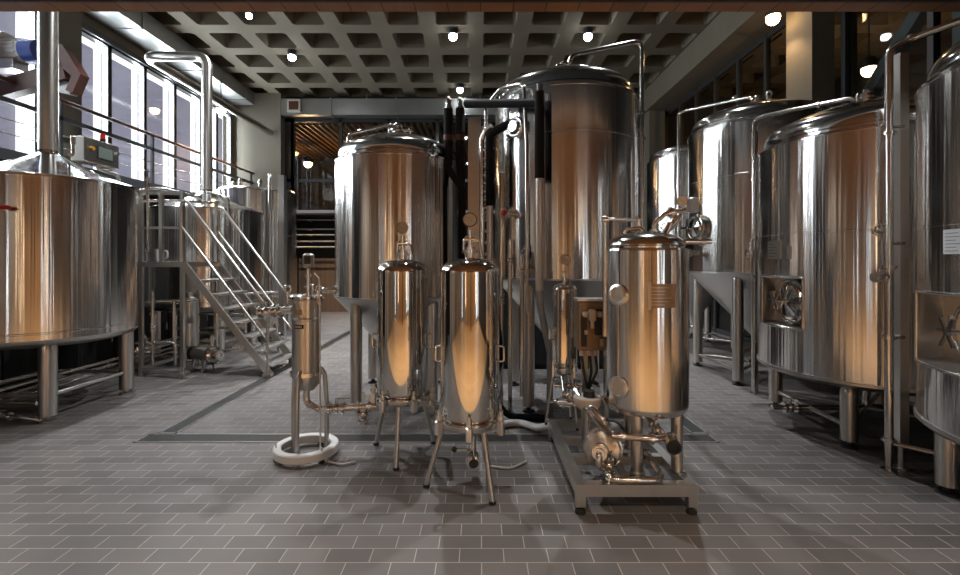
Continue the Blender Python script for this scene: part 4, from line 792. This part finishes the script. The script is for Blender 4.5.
# ================================================================== SKID
X0,X1,Y0,Y1,ZS=.565,1.285,2.72,3.86,.178
t=thing('filtration_skid','stainless rectangular skid frame on four short feet, carrying tank and pump','frame',((X0+X1)/2,(Y0+Y1)/2,0)); sk=t
MB().bx(X0,X1,Y0,Y0+.06,.108,ZS).build('front_rail',M['frame_steel'],t); MB().bx(X0,X1,Y1-.06,Y1,.108,ZS).build('rear_rail',M['frame_steel'],t)
for x in (X0,X1-.06): MB().bx(x,x+.06,Y0+.06,Y1-.06,.108,ZS).build('side_rail',M['frame_steel'],t)
for y in (3.12,3.45): MB().bx(X0+.06,X1-.06,y,y+.06,.115,ZS-.002).build('cross_rail',M['frame_steel'],t)
MB().bx(.86,.92,Y0+.06,3.12,.115,ZS-.002).build('cross_rail',M['frame_steel'],t)
for x in (X0+.03,X1-.03):
    for y in (Y0+.03,Y1-.03):
        lo=MB().bx(x-.028,x+.028,y-.028,y+.028,.045,.11).build('leg',M['frame_steel'],t); MB().lathe([(0,0),(.032,0),(.03,.018),(.012,.03),(.012,.05),(0,.05)],(x,y,0),16).build('foot',M['rubber'],lo)
c=(1.09,3.06); Rk=.268
t=thing('buffer_tank','brushed buffer tank with domed lid and square etched plate, on the skid','tank',(c[0],c[1],ZS)); bt=t
b=MB(); b.lathe([(Rk*.93,.535),(Rk,.57),(Rk,1.565),(Rk*.985,1.575)],(c[0],c[1],0),96); b.build('shell',M['shell'],t); MB().lathe([(Rk*.935,.54),(Rk*.7,.515),(0,.50)],(c[0],c[1],0),48).build('dished_bottom',M['satin'],t)
pr=[(Rk*.985,1.572),(Rk*.96,1.582),(Rk*.90,1.60)]
for i in range(1,10): a=pi/2*i/9; pr.append((Rk*.90*cos(a) if i<9 else 0,1.60+.085*sin(a)))
MB().lathe([(Rk*.985,1.57),(Rk*.90,1.576),(Rk*.90,1.588),(Rk*.935,1.594),(Rk*.935,1.604),(Rk*.90,1.622),(Rk*.78,1.648),(Rk*.55,1.672),(Rk*.3,1.685),(0,1.69)],(c[0],c[1],0),64).build('domed_lid',M['dome'],t)
for a in (238,-48,100): 
    p=pol(c,.215,R_(a),0); lo=MB().lathe([(0,ZS+.008),(.036,ZS+.008),(.036,.55),(0,.55)],p,20).build('leg',M['leg'],t); MB().cyl((p.x,p.y,ZS),(p.x,p.y,ZS+.01),.05,seg=16).build('foot',M['satin'],lo)
o=plate(t,c,Rk,648,675,284,308,'brassplate','etched_plate','square etched rating plate',6,'frame_steel')
f=MB(); f.patch(c,Rk,*sorted((onto(648,290,c,Rk)[0],onto(651,290,c,Rk)[0])),onto(650,308,c,Rk)[1]-.01,onto(650,283,c,Rk)[1]+.01,.012); f.build('plate_bracket',M['satin'],t)
for (px,py) in ((619,295),(619,387)):
    a,z,p=onto(px,py,c,Rk); n=V((cos(a),sin(a),0)); f=MB(); f.lathe([(.064,-.03),(.064,.008),(.068,.010),(.068,.018),(.052,.024),(.048,.014),(.02,.010),(0,.016)],p,32,axis=n); f.build('sight_glass',M['bright'],t,'round sight glass')
f=MB(); zt=1.68
f.tube([(c[0]-.04,c[1],zt-.02),(c[0]-.04,c[1],zt+.09)],.022); clamp(f,(c[0]-.04,c[1],zt+.03),(0,0,1),.022); f.tube([(c[0]-.04,c[1],zt+.085),(c[0]-.28,c[1]-.02,zt+.085)],.012); f.tube([(c[0]-.13,c[1],zt-.03),(c[0]-.13,c[1],zt+.02),(c[0]-.04,c[1]-.06,zt+.03),(c[0]-.03,c[1]-.06,zt-.02)],.014,.03)
f.tube([(c[0]-.27,c[1]-.02,zt+.09),(c[0]-.27,c[1]-.02,1.0)],.016); clamp(f,(c[0]-.27,c[1]-.02,zt+.085),(1,0,0),.014)
f.build('spray_pipe',M['pipe'],t)
f=MB(); f.tube([(c[0]+.05,c[1]-.03,zt-.03),(c[0]+.05,c[1]-.03,zt+.06),(c[0]+.12,c[1]-.03,zt+.12),(c[0]+.26,c[1]-.02,zt+.15)],.016,.05); clamp(f,(c[0]+.05,c[1]-.03,zt+.0),(0,0,1),.024); clamp(f,(c[0]+.16,c[1]-.028,zt+.13),(1,0,.2),.022); f.cyl((c[0]+.15,c[1]-.03,zt+.02),(c[0]+.21,c[1]-.03,zt+.10),.022,seg=14); f.cyl((c[0]+.11,c[1]-.05,zt-.03),(c[0]+.15,c[1]-.05,zt+.06),.02,seg=14); f.build('relief_valve',M['pipe'],t)
gauge(t,(c[0]+.22,c[1]-.06,zt+.20),.034,(-.2,-1,.1)); MB().rbox((c[0]+.31,c[1]-.02,zt+.18),(.06,.06,.10),.01).build('sensor_head',M['galv'],t,'grey sensor head')
f=MB(); f.cyl((c[0]+Rk*.9,c[1]-.05,1.62),(c[0]+Rk+.14,c[1]-.06,1.62),.018,seg=12); clamp(f,(c[0]+Rk+.08,c[1]-.055,1.62),(1,0,0),.018); f.build('side_nozzle',M['pipe'],t)
# skid piping
pipes('skid_front_pipe','bent steel pipe along the skid front below the buffer tank',[[(.80,2.86,.26),(.76,2.80,.21),(.80,2.735,.20),(1.06,2.735,.20),(1.09,2.80,.21),(1.02,3.02,.32),(1.02,3.1,.50)]],.022,[((.78,2.765,.205),(.5,-.8,0)),((1.05,2.93,.275),(-.3,.8,.4))],[((.79,2.83,.24),(.4,.6,.5))],bend=.05)
pipes('skid_tank_outlet','horizontal pipe with capped round valve under the buffer tank',[[(.80,2.82,.43),(1.06,2.78,.425),(1.15,2.80,.43)],[(.80,2.82,.43),(.70,3.0,.52),(.66,3.2,.60)],[(1.09,3.06,.51),(1.09,2.95,.47),(1.10,2.80,.44)]],.02,[((.86,2.81,.43),(1,0,0)),((1.03,2.785,.425),(1,0,0)),((.72,2.97,.505),(-.4,.8,.3))],[((1.09,2.86,.455),(0,1,.2))])
t=thing('capped_valve','round black capped valve end facing forward below the buffer tank','valve',(1.13,2.74,.41)); MB().cyl((1.15,2.80,.42),(1.13,2.70,.41),.04,seg=20).build('valve_body',M['pipe'],t); MB().lathe([(.042,0),(.042,.012),(.026,.014),(.022,.004),(0,.004)],(1.13,2.70,.41),24,axis=(-.2,-1,-.1)).build('cap',M['rubber'],t,'black ring cap')
# pump on the skid
t=thing('skid_pump','stainless pump with round bolted face standing on the skid, left of the tank legs','pump',(.80,3.0,ZS)); d=V((-.40,-.90,.10)).normalized(); pc=V((.775,2.92,.315))
h=MB(); h.lathe([(0,-.05),(.09,-.05),(.122,-.03),(.122,.0),(.112,.006),(.105,.03),(.07,.045),(.045,.05),(.04,.07),(.028,.075),(.028,.13),(0,.13)],pc,40,axis=d); u=V((0,0,1)); s=d.cross(u).normalized(); u=s.cross(d)
h.build('pump_head',M['bright'],t)
b=MB()
for k in range(8): a=2*pi*k/8; q=pc+(s*cos(a)+u*sin(a))*.108; b.cyl(q-d*.005,q+d*.016,.010,seg=8)
b.build('face_bolts',M['satin'],t); e=pc-d*.05; MB().cyl(e,e-d*.30,.088,seg=24).build('motor',M['shell_dark'],t); MB().cyl(e-d*.30,e-d*.35,.092,seg=24).build('fan_cover',M['darksteel'],t)
MB().bx(.74,.80,2.96,3.02,ZS,.25).bx(.88,.95,3.14,3.2,ZS,.26).build('pump_foot',M['frame_steel'],t)
h=MB(); h.tube([pc+u*.10,pc+u*.17,pc+u*.2+V((-.06,.06,.03)),V((.66,3.2,.52))],.022,.04); clamp(h,pc+u*.15,u,.022); h.tube([pc+d*.12,pc+d*.15,pc+d*.15-u*.08,V((.80,2.86,.25))],.020,.03); clamp(h,pc+d*.12,d,.026); h.build('pump_pipes',M['pipe'],t)
t=thing('valve_actuator','cream round valve actuator with black top above the skid pump','valve',(.76,3.1,.5)); q=V((.72,3.10,0)); MB().lathe([(0,.50),(.05,.50),(.085,.53),(.095,.575),(.092,.585),(0,.585)],q,32).build('bowl',M['cream'],t); MB().lathe([(0,.585),(.04,.585),(.035,.625),(0,.63)],q+V((.01,0,0)),20).build('cap',M['rubber'],t,'black cap'); MB().cyl(q+V((0,0,ZS)),q+V((0,0,.51)),.018,seg=12).build('stem',M['leg'],t)
# small filter on the skid rear
fc,zC=cart('polished_filter','small polished filter housing on thin legs at the back of the skid',(.68,3.72),.098,.62,1.315,(-60,180,60),.15,clamps=4,zfoot=ZS,gz=.22)
gauge(fc,(.68,3.70,zC+.19),.042,(0,-1,.05))
# control box on a post
t=thing('skid_control_box','brown steel terminal box with cream plugs beside the buffer tank','control box',(.76,3.28,ZS))
MB().bx(.735,.775,3.33,3.37,ZS,1.0).build('post',M['frame_steel'],t)
MB().rbox((.775,3.28,1.04),(.19,.12,.34),.006).build('box',M['boxmetal'],t); MB().bx(.675,.88,3.20,3.35,1.215,1.23).build('rain_hood',M['satin'],t); MB().bx(.705,.74,3.205,3.225,.90,1.12).bx(.80,.868,3.2,3.225,.98,1.16).build('switch_strip',M['rubber'],t,'black strips on the front')
f=MB(); f.rbox((.775,3.195,1.12),(.05,.05,.08),.008); f.rbox((.728,3.20,1.125),(.035,.035,.04),.006); f.rbox((.825,3.20,1.125),(.035,.035,.04),.006); f.cyl((.775,3.19,1.08),(.775,3.19,1.03),.014,seg=10); f.build('plug',M['cream'],t,'cream plug cluster')
f=MB(); f.rbox((.735,3.2,1.0),(.025,.02,.03),.004); f.rbox((.85,3.2,.93),(.045,.02,.05),.004); f.build('switch',M['cream'],t)
for x in (.715,.77,.81): 
    MB().cyl((x,3.25,.83),(x,3.25,.872),.018,seg=12).build('cable_gland',M['cream'],t); MB().tube([(x,3.25,.84),(x+.01,3.24,.72),(.765,3.28,.58),(.77,3.25,.4)],.010,.1,8).build('cable',M['rubber'],t)
pipes('skid_rear_manifold','cluster of clamped pipes and valves under the small polished filter',[[(.60,3.70,.50),(.88,3.60,.50)],[(.66,3.72,.58),(.66,3.6,.46),(.68,3.3,.50)],[(.60,3.5,.42),(.88,3.42,.44)],[(.56,3.75,.36),(.70,3.5,.40)],[(.72,3.3,.52),(.90,3.3,.52),(.90,3.3,.18)]],.018,[((.66,3.55,.468),(0,1,0)),((.75,3.65,.5),(1,-.3,0)),((.68,3.4,.485),(0,1,0)),((.82,3.62,.5),(1,-.3,0))],[((.7,3.67,.5),(1,-.3,0)),((.67,3.48,.476),(0,1,0)),((.72,3.46,.43),(1,-.3,0)),((.63,3.62,.38),(.5,-.8,0))])
# ================================================================== CAMERA AND VIEW
cam=bpy.data.cameras.new('camera'); co=bpy.data.objects.new('camera',cam); COL.objects.link(co); co.location=(0,0,H); co.rotation_euler=(pi/2,0,0)
cam.sensor_width=36; cam.lens=36*F/960; cam.shift_y=-(287.5-HY)/960; cam.clip_start=.05; cam.clip_end=100; SC.camera=co
SC.view_settings.view_transform='Standard'; SC.view_settings.look='None'; SC.view_settings.gamma=1; SC.view_settings.exposure=EXPO; SC.view_settings.use_curve_mapping=False
cy=SC.cycles; cy.use_denoising=True; cy.max_bounces=9; cy.diffuse_bounces=4; cy.glossy_bounces=6; cy.transmission_bounces=6; cy.transparent_max_bounces=10; cy.sample_clamp_indirect=6; cy.caustics_reflective=False; cy.caustics_refractive=False; cy.blur_glossy=.5
